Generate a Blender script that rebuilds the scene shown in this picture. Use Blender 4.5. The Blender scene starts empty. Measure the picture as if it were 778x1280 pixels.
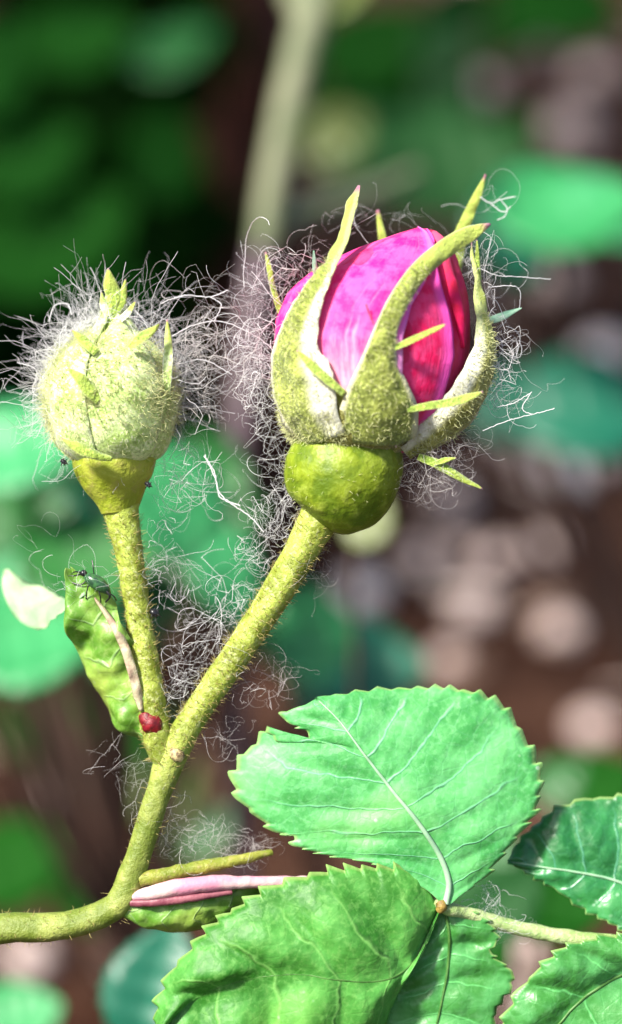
import bpy, math, random
import numpy as np
from mathutils import Vector, noise

random.seed(7)
rng = np.random.default_rng(11)
SC = bpy.context.scene
COL = SC.collection

# ------------------------------------------------------------------ camera, sky, sun, exposure
PX = 0.00008            # one photograph pixel at the focus distance, in metres
D0 = 0.20               # focus distance
PITCH = math.radians(22)
CAM = np.array([0.0, 0.0, 0.42])
RT = np.array([1.0, 0.0, 0.0])
FW = np.array([0.0, math.cos(PITCH), -math.sin(PITCH)])
UP = np.array([0.0, math.sin(PITCH), math.cos(PITCH)])

cd = bpy.data.cameras.new("camera")
cam = bpy.data.objects.new("camera", cd)
COL.objects.link(cam)
cam.location = CAM
cam.rotation_euler = (math.radians(90) - PITCH, 0, 0)
cd.sensor_fit = 'HORIZONTAL'
cd.sensor_width = 36
cd.lens = 36 * D0 / (778 * PX)
cd.clip_start = 0.005
cd.clip_end = 400
cd.dof.use_dof = True
cd.dof.focus_distance = D0 - 0.003
cd.dof.aperture_fstop = 16.5
SC.camera = cam

SUN_EL, SUN_AZ = math.radians(52), math.atan2(-0.85, -0.62)     # from the upper left
world = bpy.data.worlds.new("World")
SC.world = world
world.use_nodes = True
wn = world.node_tree
bg = wn.nodes['Background']
sky = wn.nodes.new('ShaderNodeTexSky')
sky.sky_type = 'NISHITA'
sky.sun_disc = False
sky.sun_elevation = SUN_EL
sky.sun_rotation = SUN_AZ
sky.air_density = 1.0
sky.dust_density = 3.0
wn.links.new(sky.outputs[0], bg.inputs[0])
bg.inputs[1].default_value = 0.085

sd = bpy.data.lights.new("sun", 'SUN')
sd.energy = 4.2
sd.angle = math.radians(8)
sd.color = (1.0, 0.95, 0.87)
sun = bpy.data.objects.new("sun", sd)
COL.objects.link(sun)
sv = Vector((math.sin(SUN_AZ) * math.cos(SUN_EL), math.cos(SUN_AZ) * math.cos(SUN_EL), math.sin(SUN_EL)))
sun.rotation_euler = (-sv).to_track_quat('-Z', 'Y').to_euler()
sun.location = sv * 5

SC.view_settings.view_transform = 'Standard'
SC.view_settings.look = 'None'
SC.view_settings.exposure = 1.25
SC.view_settings.gamma = 1
SC.render.engine = 'CYCLES'
SC.cycles.use_denoising = True
SC.cycles.max_bounces = 6
SC.cycles.sample_clamp_indirect = 4

# ------------------------------------------------------------------ placing things
def P(a):
    """(x, y, d) in photograph pixels, d towards the camera from the focus plane -> metres (rigid, one scale)"""
    a = np.atleast_2d(np.asarray(a, float))
    return (CAM + FW * D0) + np.outer((a[:, 0] - 389) * PX, RT) + np.outer((640 - a[:, 1]) * PX, UP) - np.outer(a[:, 2] * PX, FW)

def B(px, py, dist):
    """world point seen at pixel (px, py) at a given depth from the camera"""
    return CAM + FW * dist + RT * ((px - 389) * PX * dist / D0) + UP * ((640 - py) * PX * dist / D0)

def ground_at(px, py):
    r = B(px, py, 1.0) - CAM
    return CAM + r * (-CAM[2] / r[2])

# ------------------------------------------------------------------ materials
class N:
    """little node helper"""
    def __init__(s, name):
        s.m = bpy.data.materials.new(name)
        s.m.use_nodes = True
        s.t = s.m.node_tree
        s.b = s.t.nodes['Principled BSDF']
        s.out = s.t.nodes['Material Output']
    def n(s, kind, **kw):
        x = s.t.nodes.new('ShaderNode' + kind)
        for k, v in kw.items():
            if k in x.inputs: x.inputs[k].default_value = v
            else: setattr(x, k, v)
        return x
    def l(s, a, b): s.t.links.new(a, b)
    def val(s, inp, v):
        if hasattr(v, 'is_output') or hasattr(v, 'links'): s.l(v, inp)
        else: inp.default_value = v
    def math(s, op, a, b=0.0, c=None):
        x = s.t.nodes.new('ShaderNodeMath'); x.operation = op
        s.val(x.inputs[0], a); s.val(x.inputs[1], b)
        if c is not None: s.val(x.inputs[2], c)
        return x.outputs[0]
    def mix(s, f, a, b):
        x = s.t.nodes.new('ShaderNodeMix'); x.data_type = 'RGBA'
        s.val(x.inputs[0], f)
        for i, c in ((6, a), (7, b)):
            if isinstance(c, tuple): c = (c[0], c[1], c[2], 1)
            s.val(x.inputs[i], c)
        return x.outputs[2]
    def step(s, v, lo, hi):
        x = s.t.nodes.new('ShaderNodeMapRange'); x.interpolation_type = 'SMOOTHSTEP'
        s.val(x.inputs[0], v); x.inputs[1].default_value = lo; x.inputs[2].default_value = hi
        return x.outputs[0]
    def noise(s, scale, detail=3, rough=0.55, vec=None, dim=None):
        x = s.t.nodes.new('ShaderNodeTexNoise')
        x.inputs['Scale'].default_value = scale; x.inputs['Detail'].default_value = detail
        x.inputs['Roughness'].default_value = rough
        if vec is None: vec = s.t.nodes.new('ShaderNodeTexCoord').outputs['Object']
        s.l(vec, x.inputs['Vector'])
        return x.outputs['Fac']
    def uv(s):
        x = s.t.nodes.new('ShaderNodeUVMap'); x.uv_map = 'UVMap'
        y = s.t.nodes.new('ShaderNodeSeparateXYZ'); s.l(x.outputs[0], y.inputs[0])
        return y.outputs[0], y.outputs[1], x.outputs[0]
    def bump(s, h, strength, dist):
        x = s.t.nodes.new('ShaderNodeBump'); x.inputs['Strength'].default_value = strength
        x.inputs['Distance'].default_value = dist
        s.l(h, x.inputs['Height']); s.l(x.outputs[0], s.b.inputs['Normal'])
        return x.outputs[0]
    def translucent(s, col, f, nrm=None):
        t = s.n('BsdfTranslucent'); s.val(t.inputs[0], col if not isinstance(col, tuple) else (*col, 1))
        mx = s.n('MixShader'); mx.inputs[0].default_value = f
        s.l(s.b.outputs[0], mx.inputs[1]); s.l(t.outputs[0], mx.inputs[2])
        if nrm: s.l(nrm, t.inputs['Normal'])
        s.l(mx.outputs[0], s.out.inputs[0])

def mat_leaf(name, dark, light, tip, rough=0.38, spec=0.6, trans=0.2, veins=7, speck=0.5, veincol=None, coat=0.12):
    k = N(name)
    u, v, _ = k.uv()
    big = k.noise(170, 4, 0.6)
    fine = k.noise(1500, 3, 0.7)
    col = k.mix(k.step(big, 0.36, 0.64), dark, light)
    col = k.mix(k.math('MULTIPLY', k.step(fine, 0.45, 0.7), 0.35), col, tip)
    av = k.math('ABSOLUTE', v)
    # lateral veins: lines running from the midrib to the margin, and finer ones between
    ph = k.math('MULTIPLY', k.math('SUBTRACT', u, k.math('MULTIPLY', av, 0.10)), float(veins))
    wob = k.math('MULTIPLY', k.math('SUBTRACT', k.noise(260, 2), 0.5), 0.5)
    ph = k.math('ADD', ph, wob)
    tri = k.math('ABSOLUTE', k.math('SUBTRACT', k.math('FRACT', ph), 0.5))
    vein = k.math('SUBTRACT', 1.0, k.step(tri, 0.0, 0.05))
    vein = k.math('MULTIPLY', vein, k.step(k.math('SUBTRACT', 1.0, av), 0.05, 0.5))
    vc = veincol or tuple(min(1, c * 1.6 + 0.02) for c in light)
    col = k.mix(k.math('MULTIPLY', vein, 0.55), col, vc)
    net = k.t.nodes.new('ShaderNodeTexVoronoi'); net.feature = 'DISTANCE_TO_EDGE'; net.inputs['Scale'].default_value = 620
    k.l(k.t.nodes.new('ShaderNodeTexCoord').outputs['Object'], net.inputs['Vector'])
    nv = k.math('SUBTRACT', 1.0, k.step(net.outputs['Distance'], 0.0, 0.09))
    col = k.mix(k.math('MULTIPLY', nv, 0.07), col, vc)
    blot = k.step(k.noise(75, 3, 0.6), 0.50, 0.68)
    col = k.mix(k.math('MULTIPLY', blot, 0.30), col, (light[0] * 1.9, light[1] * 1.15, light[2] * 0.8))
    # pale yellow-green margin
    edge = k.step(av, 0.955, 0.99)
    col = k.mix(k.math('MULTIPLY', edge, 0.5), col, (0.38, 0.50, 0.16))
    # dust specks
    vo = k.t.nodes.new('ShaderNodeTexVoronoi'); vo.inputs['Scale'].default_value = 900
    k.l(k.t.nodes.new('ShaderNodeTexCoord').outputs['Object'], vo.inputs['Vector'])
    sp = k.math('MULTIPLY', k.math('SUBTRACT', 1.0, k.step(vo.outputs['Distance'], 0.10, 0.25)), k.step(k.noise(110, 2), 0.56, 0.66))
    col = k.mix(k.math('MULTIPLY', sp, speck), col, (0.6, 0.72, 0.6))
    k.l(col, k.b.inputs['Base Color'])
    k.b.inputs['Roughness'].default_value = rough
    k.b.inputs['Specular IOR Level'].default_value = spec
    k.b.inputs['Coat Weight'].default_value = coat
    k.b.inputs['Coat Roughness'].default_value = 0.5
    cell = k.t.nodes.new('ShaderNodeTexVoronoi'); cell.inputs['Scale'].default_value = 1300
    k.l(k.t.nodes.new('ShaderNodeTexCoord').outputs['Object'], cell.inputs['Vector'])
    h = k.math('ADD', k.math('MULTIPLY', cell.outputs['Distance'], 0.5), k.math('MULTIPLY', k.noise(420, 4, 0.6), 1.2))
    h = k.math('SUBTRACT', k.math('SUBTRACT', h, k.math('MULTIPLY', vein, 0.45)), k.math('MULTIPLY', nv, 0.10))
    nr = k.bump(h, 0.5, 0.00022)
    k.translucent(k.mix(0.5, col, (light[0] * 1.5, light[1] * 1.4, light[2] * 0.7)), trans, nr)
    return k.m

def mat_stem(name, a, b, side, rough=0.5, scale=900, low=None):
    k = N(name)
    n1 = k.noise(350, 4, 0.6); n2 = k.noise(scale * 2.2, 3, 0.7)
    col = k.mix(k.step(n1, 0.35, 0.65), a, b)
    col = k.mix(k.math('MULTIPLY', k.step(n2, 0.5, 0.72), 0.6), col, side)
    if low:     # greener wood further down the branch (v holds the height along it)
        col = k.mix(k.math('MULTIPLY', k.step(k.uv()[1], 0.66, 0.80), 0.9), col, k.mix(k.step(n1, 0.35, 0.65), *low))
    k.l(col, k.b.inputs['Base Color'])
    k.b.inputs['Roughness'].default_value = rough
    k.b.inputs['Specular IOR Level'].default_value = 0.35
    k.b.inputs['Subsurface Weight'].default_value = 0.15
    k.b.inputs['Subsurface Radius'].default_value = (0.4, 0.5, 0.1)
    k.b.inputs['Subsurface Scale'].default_value = 0.001
    k.bump(k.math('ADD', k.noise(scale * 2, 3, 0.7), k.math('MULTIPLY', n1, 1.5)), 0.7, 0.0003)
    return k.m

def mat_plain(name, col, rough=0.6, bump=None, trans=0.0, var=None, scale=300):
    k = N(name)
    c = col
    if var is not None:
        c = k.mix(k.step(k.noise(scale, 4, 0.6), 0.35, 0.65), col, var)
        k.l(c, k.b.inputs['Base Color'])
    else:
        k.b.inputs['Base Color'].default_value = (*col, 1)
    k.b.inputs['Roughness'].default_value = rough
    if bump: k.bump(k.noise(bump[0], 4, 0.6), bump[1], bump[2])
    if trans: k.translucent(c, trans)
    return k.m

def mat_petal(name, pale, mid, deep, redder, rv=(0.62, 0.80), pv=(0.57, 0.74)):
    k = N(name)
    u, v, _ = k.uv()
    streak = k.n('Mapping'); streak.inputs['Scale'].default_value = (5, 38, 1)
    k.l(k.uv()[2], streak.inputs[0])
    ns = k.noise(1.0, 4, 0.65, vec=streak.outputs[0])
    mot = k.noise(520, 4, 0.65)
    base = k.mix(k.step(mot, 0.40, 0.62), mid, deep)
    base = k.mix(k.step(v, *rv), base, redder)
    # bleached towards the base of the petal and on the side turned away
    pl = k.math('MULTIPLY', k.step(k.math('ADD', k.math('SUBTRACT', 0.60, u), k.math('MULTIPLY', k.math('SUBTRACT', ns, 0.5), 0.5)), 0.0, 0.5), k.math('SUBTRACT', 1.0, k.step(v, *pv)))
    col = k.mix(k.math('MULTIPLY', pl, 0.9), base, pale)
    col = k.mix(k.math('MULTIPLY', k.step(ns, 0.52, 0.75), 0.22), col, tuple(min(1, 0.5 * (a + b)) for a, b in zip(pale, mid)))
    k.l(col, k.b.inputs['Base Color'])
    k.b.inputs['Roughness'].default_value = 0.62
    k.b.inputs['Specular IOR Level'].default_value = 0.25
    k.b.inputs['Sheen Weight'].default_value = 0.03
    k.b.inputs['Sheen Roughness'].default_value = 0.4
    nr = k.bump(k.math('ADD', k.math('MULTIPLY', ns, 0.8), mot), 0.35, 0.0004)
    k.translucent(col, 0.25, nr)
    return k.m

def mat_sepal(name, a, b, margin, granule=3200, inner=0, bumpd=0.0004):
    k = N(name)
    u, v, _ = k.uv()
    n1 = k.noise(granule, 3, 0.7); n2 = k.noise(420, 3, 0.6)
    col = k.mix(k.step(n2, 0.35, 0.65), a, b)
    col = k.mix(k.math('MULTIPLY', k.step(n1, 0.52, 0.66), 0.8), col, tuple(min(1, c * 1.5 + 0.10) for c in b))
    col = k.mix(k.math('MULTIPLY', k.math('SUBTRACT', 1.0, k.step(n1, 0.36, 0.46)), 0.6), col, tuple(c * 0.35 for c in a))
    e = k.math('ADD', k.math('ABSOLUTE', v), k.math('MULTIPLY', k.math('SUBTRACT', n2, 0.5), 0.25))
    col = k.mix(k.step(e, 0.74, 0.92), col, margin)
    if inner:       # the broad pale membrane along one side
        si = k.math('ADD', k.math('MULTIPLY', v, float(inner)), k.math('MULTIPLY', k.math('SUBTRACT', n2, 0.5), 0.3))
        col = k.mix(k.step(si, 0.15, 0.55), col, (0.80, 0.80, 0.62))
    col = k.mix(k.math('MULTIPLY', k.step(u, 0.45, 0.75), 0.8), col, (0.40, 0.50, 0.07))
    col = k.mix(k.step(u, 0.95, 0.995), col, (0.40, 0.14, 0.22))
    k.l(col, k.b.inputs['Base Color'])
    k.b.inputs['Roughness'].default_value = 0.6
    k.b.inputs['Sheen Weight'].default_value = 0.3
    nr = k.bump(k.math('ADD', n1, k.math('MULTIPLY', n2, 0.7)), 0.8, bumpd)
    k.translucent(col, 0.12, nr)
    return k.m

M = {}
M['stem'] = mat_stem('stem_yellow_green', (0.17, 0.21, 0.015), (0.36, 0.44, 0.07), (0.62, 0.64, 0.32), low=((0.12, 0.17, 0.02), (0.26, 0.30, 0.07)))
M['stem_low'] = mat_stem('stem_lower_green', (0.16, 0.20, 0.02), (0.27, 0.28, 0.04), (0.32, 0.25, 0.12))
M['hip'] = mat_stem('rose_hip_green', (0.09, 0.15, 0.006), (0.21, 0.28, 0.012), (0.30, 0.38, 0.06), 0.48, 320)
M['hip_small'] = mat_stem('small_hip_green', (0.24, 0.30, 0.02), (0.36, 0.40, 0.05), (0.34, 0.30, 0.09), 0.45, 500)
M['calyx'] = mat_sepal('calyx_bristly_olive', (0.15, 0.15, 0.008), (0.30, 0.28, 0.022), (0.2, 0.2, 0.02))
M['sepal'] = mat_sepal('sepal_olive', (0.17, 0.22, 0.015), (0.36, 0.42, 0.06), (0.70, 0.68, 0.42))
M['sepal_in_left'] = mat_sepal('sepal_olive_pale_inner', (0.17, 0.22, 0.015), (0.36, 0.42, 0.06), (0.75, 0.73, 0.50), 3200, -1)
M['sepal_in_right'] = mat_sepal('sepal_olive_pale_margin', (0.26, 0.27, 0.02), (0.44, 0.44, 0.09), (0.75, 0.73, 0.50), 3200, 1)
M['sepal_pale'] = mat_sepal('sepal_pale_down', (0.42, 0.60, 0.14), (0.70, 0.84, 0.38), (0.85, 0.88, 0.66), 3000, 0, 0.00012)
M['lobe'] = mat_sepal('sepal_lobe_lime', (0.20, 0.32, 0.02), (0.38, 0.52, 0.06), (0.50, 0.62, 0.16))
M['lobe_mint'] = mat_plain('sepal_lobe_mint', (0.25, 0.5, 0.33), 0.5, (900, 0.5, 0.0003), 0.25, (0.4, 0.6, 0.45), 700)
M['petal'] = mat_petal('petal_magenta', (0.93, 0.72, 0.88), (0.92, 0.13, 0.68), (0.86, 0.03, 0.52), (0.88, 0.03, 0.27))
M['petal_front'] = mat_petal('petal_magenta_front', (0.96, 0.78, 0.78), (0.96, 0.10, 0.38), (0.94, 0.015, 0.26), (0.90, 0.20, 0.70), (0.93, 1.0), (2, 3))
M['petal_rose'] = mat_petal('petal_hot_rose', (0.96, 0.30, 0.42), (0.96, 0.07, 0.26), (0.92, 0.015, 0.14), (0.90, 0.10, 0.50), (0.88, 0.97), (0.3, 0.6))
M['petal_deep'] = mat_petal('petal_crimson', (0.85, 0.12, 0.25), (0.80, 0.010, 0.13), (0.70, 0.008, 0.06), (0.82, 0.012, 0.10))
M['pink'] = mat_plain('petiole_pink', (0.66, 0.26, 0.36), 0.5, (900, 0.5, 0.0003), 0.15, (0.75, 0.55, 0.50), 260)
M['maroon'] = mat_plain('petiole_maroon', (0.16, 0.03, 0.05), 0.5, (900, 0.5, 0.0003), 0.0, (0.30, 0.10, 0.12), 400)
M['red'] = mat_plain('gall_red', (0.22, 0.004, 0.010), 0.5, (1200, 0.5, 0.0003), 0.0, (0.10, 0.004, 0.008), 1500)
M['black'] = mat_plain('black_chitin', (0.01, 0.01, 0.012), 0.3)
M['aphid'] = mat_plain('aphid_green', (0.05, 0.16, 0.05), 0.25, None, 0.1, (0.02, 0.06, 0.03), 2500)
M['fluff'] = mat_plain('fluff_white', (0.86, 0.85, 0.86), 0.55, None, 0.35)
M['fluff_dim'] = mat_plain('fluff_tan', (0.74, 0.70, 0.68), 0.6, None, 0.3)
M['fuzz'] = mat_plain('fuzz_pale', (0.70, 0.72, 0.36), 0.6, None, 0.3)
M['bristle'] = mat_plain('bristle_brown', (0.28, 0.20, 0.08), 0.5, None, 0.1)
M['bristle_pale'] = mat_plain('bristle_pale', (0.5, 0.42, 0.15), 0.5, None, 0.25)
M['leaf_mint'] = mat_leaf('leaf_mint', (0.045, 0.29, 0.060), (0.13, 0.49, 0.15), (0.22, 0.58, 0.24), 0.50, 0.45, 0.15, 8, 0.6, (0.20, 0.52, 0.34))
M['leaf_fresh'] = mat_leaf('leaf_fresh', (0.028, 0.17, 0.012), (0.095, 0.36, 0.06), (0.22, 0.50, 0.12), 0.52, 0.4, 0.2, 6, 0.25, (0.22, 0.50, 0.12))
M['leaf_mid'] = mat_leaf('leaf_mid', (0.045, 0.23, 0.035), (0.09, 0.36, 0.10), (0.15, 0.42, 0.15), 0.4, 0.5, 0.2, 7, 0.3)
M['leaf_dark'] = mat_leaf('leaf_dark_green', (0.012, 0.13, 0.025), (0.035, 0.25, 0.065), (0.08, 0.34, 0.11), 0.34, 0.6, 0.15, 7, 0.4, (0.10, 0.34, 0.22))
M['midrib'] = mat_plain('midrib_pale', (0.28, 0.50, 0.30), 0.45, None, 0.1, (0.36, 0.54, 0.34), 900)
M['midrib_dark'] = mat_plain('midrib_green', (0.04, 0.13, 0.02), 0.45, None, 0.1, (0.08, 0.20, 0.04), 900)
M['stipule'] = mat_leaf('stipule_green', (0.10, 0.28, 0.02), (0.28, 0.48, 0.08), (0.45, 0.60, 0.20), 0.42, 0.5, 0.25, 5, 0.2, (0.3, 0.45, 0.2))
M['wilt'] = mat_plain('wilted_cream', (0.52, 0.68, 0.40), 0.5, (500, 0.6, 0.0006), 0.35, (0.34, 0.58, 0.30), 200)

# ------------------------------------------------------------------ mesh building
class MB:
    def __init__(s): s.v = []; s.f = []; s.uv = []; s.n = 0
    def add(s, V, F, UV=None):
        V = np.asarray(V, float)
        s.v.append(V); s.f.append(np.asarray(F, int) + s.n)
        s.uv.append(np.zeros((len(V), 2)) if UV is None else np.asarray(UV, float))
        s.n += len(V)
    def build(s, name, mat, parent=None, world=False, smooth=True):
        V = np.vstack(s.v); UV = np.vstack(s.uv)
        if not world: V = P(V)
        loc = np.zeros(3)
        if parent is not None:
            loc = np.array(parent['_o'])
        org = V.mean(0)
        me = bpy.data.meshes.new(name)
        fs = []
        for F in s.f: fs.extend(F.tolist() if world else F[:, ::-1].tolist())
        me.from_pydata((V - org).tolist(), [], fs)
        ul = me.uv_layers.new(name='UVMap')
        idx = np.empty(len(me.loops), dtype=np.int32); me.loops.foreach_get('vertex_index', idx)
        ul.data.foreach_set('uv', UV[idx].ravel())
        if smooth: me.shade_smooth()
        me.materials.append(mat)
        o = bpy.data.objects.new(name, me)
        COL.objects.link(o)
        o['_o'] = org.tolist()
        if parent is not None:
            o.parent = parent
            o.location = org - loc
        else:
            o.location = org
        return o

def thing(name, label, cat, loc, group=None, kind=None):
    o = bpy.data.objects.new(name, None)
    o.empty_display_size = 0.01
    COL.objects.link(o)
    o.location = loc
    o['_o'] = [float(c) for c in loc]
    tag(o, label, cat, group, kind)
    return o

def tag(o, label=None, cat=None, group=None, kind=None):
    if label: o['label'] = label
    if cat: o['category'] = cat
    if group: o['group'] = group
    if kind: o['kind'] = kind
    return o

def spline(pts, n):
    """Catmull-Rom through pts (any columns) resampled to n rows"""
    p = np.asarray(pts, float)
    p = np.vstack([2 * p[0] - p[1], p, 2 * p[-1] - p[-2]])
    seg = len(p) - 3
    seglen = np.linalg.norm(np.diff(p[1:-1, :3], axis=0), axis=1) + 1e-9
    cum = np.r_[0, np.cumsum(seglen)]; s = np.linspace(0, cum[-1], n)
    i = np.clip(np.searchsorted(cum, s, side='right') - 1, 0, seg - 1)
    t = ((s - cum[i]) / seglen[i])[:, None]
    a, b, c, d = p[i], p[i + 1], p[i + 2], p[i + 3]
    return 0.5 * ((2 * b) + (c - a) * t + (2 * a - 5 * b + 4 * c - d) * t ** 2 + (3 * b - a - 3 * c + d) * t ** 3)

def poly(pts, n):
    """straight polyline resampled by arc length"""
    p = np.asarray(pts, float)
    L = np.r_[0, np.cumsum(np.linalg.norm(np.diff(p[:, :2], axis=0), axis=1))]
    s = np.linspace(0, L[-1], n)
    return np.stack([np.interp(s, L, p[:, k]) for k in range(p.shape[1])], 1)

def unit(a): return a / (np.linalg.norm(a, axis=-1, keepdims=True) + 1e-12)

def nz(p, s=0.03, seed=0.0):
    return noise.noise(Vector((p[0] * s + seed, p[1] * s - seed, p[2] * s + 2 * seed)))

def tube(mb, pts, n=40, sides=16, rough=0.0, nscale=0.05, seed=0.0, cap=True, resample=True):
    """pts rows: x, y, d, r"""
    c = spline(pts, n) if resample else np.asarray(pts, float)
    n = len(c)
    pos, r = c[:, :3], np.maximum(c[:, 3], 0.05)
    T = unit(np.gradient(pos, axis=0))
    ref = np.array([0, 0, 1.0]) if abs(T[0][2]) < 0.9 else np.array([1.0, 0, 0])
    A = []
    a = unit(np.cross(T[0], ref))
    for i in range(n):
        a = unit(a - T[i] * np.dot(a, T[i])); A.append(a)
    A = np.array(A); Bn = np.cross(T, A)
    th = np.linspace(0, 2 * math.pi, sides, endpoint=False)
    V = pos[:, None] + (A[:, None] * np.cos(th)[None, :, None] + Bn[:, None] * np.sin(th)[None, :, None]) * r[:, None, None]
    if rough:
        for i in range(n):
            for j in range(sides):
                k = nz(V[i, j], nscale, seed)
                V[i, j] += (V[i, j] - pos[i]) / r[i] * k * rough
    V = V.reshape(-1, 3)
    F = []
    for i in range(n - 1):
        for j in range(sides):
            j2 = (j + 1) % sides
            F.append((i * sides + j, i * sides + j2, (i + 1) * sides + j2, (i + 1) * sides + j))
    UV = np.stack([np.repeat(np.linspace(0, 1, n), sides), np.repeat(pos[:, 1] / 1280, sides)], 1)
    mb.add(V, F, UV)
    if cap:
        for i in (0, n - 1):
            Vc = np.vstack([V[i * sides:(i + 1) * sides], pos[i] + (T[i] if i else -T[i]) * r[i] * 0.35])
            ff = [(j, (j + 1) % sides, sides) if i else ((j + 1) % sides, j, sides) for j in range(sides)]
            mb.add(Vc, np.array(ff), np.tile([1.0 * bool(i), pos[i][1] / 1280], (len(Vc), 1)))

def sheet(mb, G, UV, thick, closed=False):
    """G (n, m, 3) grid -> a sheet with real thickness"""
    n, m = G.shape[:2]
    du = np.gradient(G, axis=0); dv = np.gradient(G, axis=1)
    nn = unit(np.cross(du, dv))
    if nn[..., 2].mean() < 0: nn = -nn; flip = True
    else: flip = False
    bot = G - nn * np.broadcast_to(thick, (n, m))[..., None]
    idx = np.arange(n * m).reshape(n, m)
    q = np.stack([idx[:-1, :-1], idx[:-1, 1:], idx[1:, 1:], idx[1:, :-1]], -1).reshape(-1, 4)
    top = q if flip else q[:, ::-1]
    top = q[:, ::-1] if not flip else q
    # orientation: face winding so that the top's normal is nn
    V = np.vstack([G.reshape(-1, 3), bot.reshape(-1, 3)])
    k = n * m
    w = q if not flip else q[:, ::-1]
    F = np.vstack([w, (w + k)[:, ::-1]])
    ring = np.r_[idx[0, :], idx[1:, -1], idx[-1, -2::-1], idx[-2:0:-1, 0]]
    r2 = np.roll(ring, -1)
    side = np.stack([ring, ring + k, r2 + k, r2], 1)
    if flip: side = side[:, ::-1]
    F = np.vstack([F, side])
    mb.add(V, F, np.vstack([UV.reshape(-1, 2)] * 2))

def ribbon(mb, pts, n=40, m=11, cup=0.0, thick=2.0, facing=(0, 0, 1), rough=0.0, ruffle=0.0, teeth=0, seed=0.0):
    """pts rows: x, y, d, halfwidth; facing may be one vector or one per row of pts"""
    c = spline(pts, n)
    f = np.asarray(facing, float)
    if f.ndim == 2: f = unit(spline(np.hstack([f, np.zeros((len(f), 0))]), n)) if len(f) == len(pts) else f
    else: f = np.tile(unit(f), (n, 1))
    pos, w = c[:, :3], np.maximum(c[:, 3], 0.15)
    T = unit(np.gradient(pos, axis=0))
    S = unit(np.cross(T, f)); Nn = unit(np.cross(S, T))
    Nn = np.where((np.sum(Nn * f, 1) < 0)[:, None], -Nn, Nn)
    v = np.linspace(-1, 1, m)
    ang = v[None, :] * cup
    if abs(cup) > 1e-3:
        R = w / math.sin(min(abs(cup), 1.5)) * np.sign(cup)
        X = R[:, None] * np.sin(ang); Z = R[:, None] * (np.cos(ang) - 1)
    else:
        X = w[:, None] * v[None, :]; Z = X * 0
    if teeth:
        t = (np.linspace(0, 1, n) * teeth) % 1.0
        X[:, 0] *= 1 + 0.35 * t; X[:, -1] *= 1 + 0.35 * t
    G = pos[:, None] + S[:, None] * X[..., None] + Nn[:, None] * Z[..., None]
    if rough or ruffle:
        for i in range(n):
            for j in range(m):
                k = nz(G[i, j], 0.07, seed) * rough + nz(G[i, j], 0.025, seed + 9) * ruffle * (0.3 + abs(v[j]))
                G[i, j] += Nn[i] * k
    UV = np.stack(np.meshgrid(np.linspace(0, 1, n), v, indexing='ij'), -1)
    sheet(mb, G, UV, thick * (1 - 0.75 * np.abs(v[None, :])))
    return G, Nn

def strands(mb, roots, dirs, length, radius, seg=9, curl=0.6, pull=None, sides=3, taper=True, kink=0.0):
    """crinkled threads; all arrays in pixel units"""
    n = len(roots)
    length = np.broadcast_to(length, (n,)); radius = np.broadcast_to(radius, (n,))
    d = unit(np.asarray(dirs, float)); p = np.asarray(roots, float).copy()
    pts = [p.copy()]
    turn = rng.normal(size=(n, 3)) * curl
    for i in range(seg - 1):
        turn = 0.5 * turn + rng.normal(size=(n, 3)) * curl * 0.7
        d = unit(d + rng.normal(size=(n, 3)) * (rng.uniform(size=(n, 1)) < kink) * 0.75)
        d = unit(d + turn * 0.55)
        if pull is not None:
            d = unit(d + pull(p) * 0.12)
        p = p + d * (length / (seg - 1))[:, None]
        pts.append(p.copy())
    pts = np.stack(pts, 1)                       # n, seg, 3
    threads(mb, pts, radius, sides, taper)
    return pts

def threads(mb, pts, radius, sides=3, taper=True):
    n, seg = pts.shape[:2]
    radius = np.broadcast_to(radius, (n,))
    T = unit(np.gradient(pts, axis=1))
    ref = unit(rng.normal(size=(n, 1, 3)))
    A = unit(np.cross(T, ref)); Bn = np.cross(T, A)
    th = np.arange(sides) * 2 * math.pi / sides
    rr = radius[:, None] * (np.linspace(1, 0.35, seg)[None, :] if taper else np.ones((1, seg)))
    V = pts[:, :, None] + (A[:, :, None] * np.cos(th)[None, None, :, None] + Bn[:, :, None] * np.sin(th)[None, None, :, None]) * rr[:, :, None, None]
    base = np.arange(n)[:, None, None] * seg * sides + np.arange(seg - 1)[None, :, None] * sides
    j = np.arange(sides)[None, None, :]; j2 = (j + 1) % sides
    F = np.stack([base + j, base + j2, base + sides + j2, base + sides + j], -1).reshape(-1, 4)
    mb.add(V.reshape(-1, 3), F)

# ------------------------------------------------------------------ ground
def ground_h(x, y):
    return 0.012 * noise.noise(Vector((x * 2.2, y * 2.2, 0))) + 0.006 * noise.noise(Vector((x * 9, y * 9, 3))) + 0.05 * noise.noise(Vector((x * .25, y * .25, 7))) * min(1, max(0, (y - 3) / 6))

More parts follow.
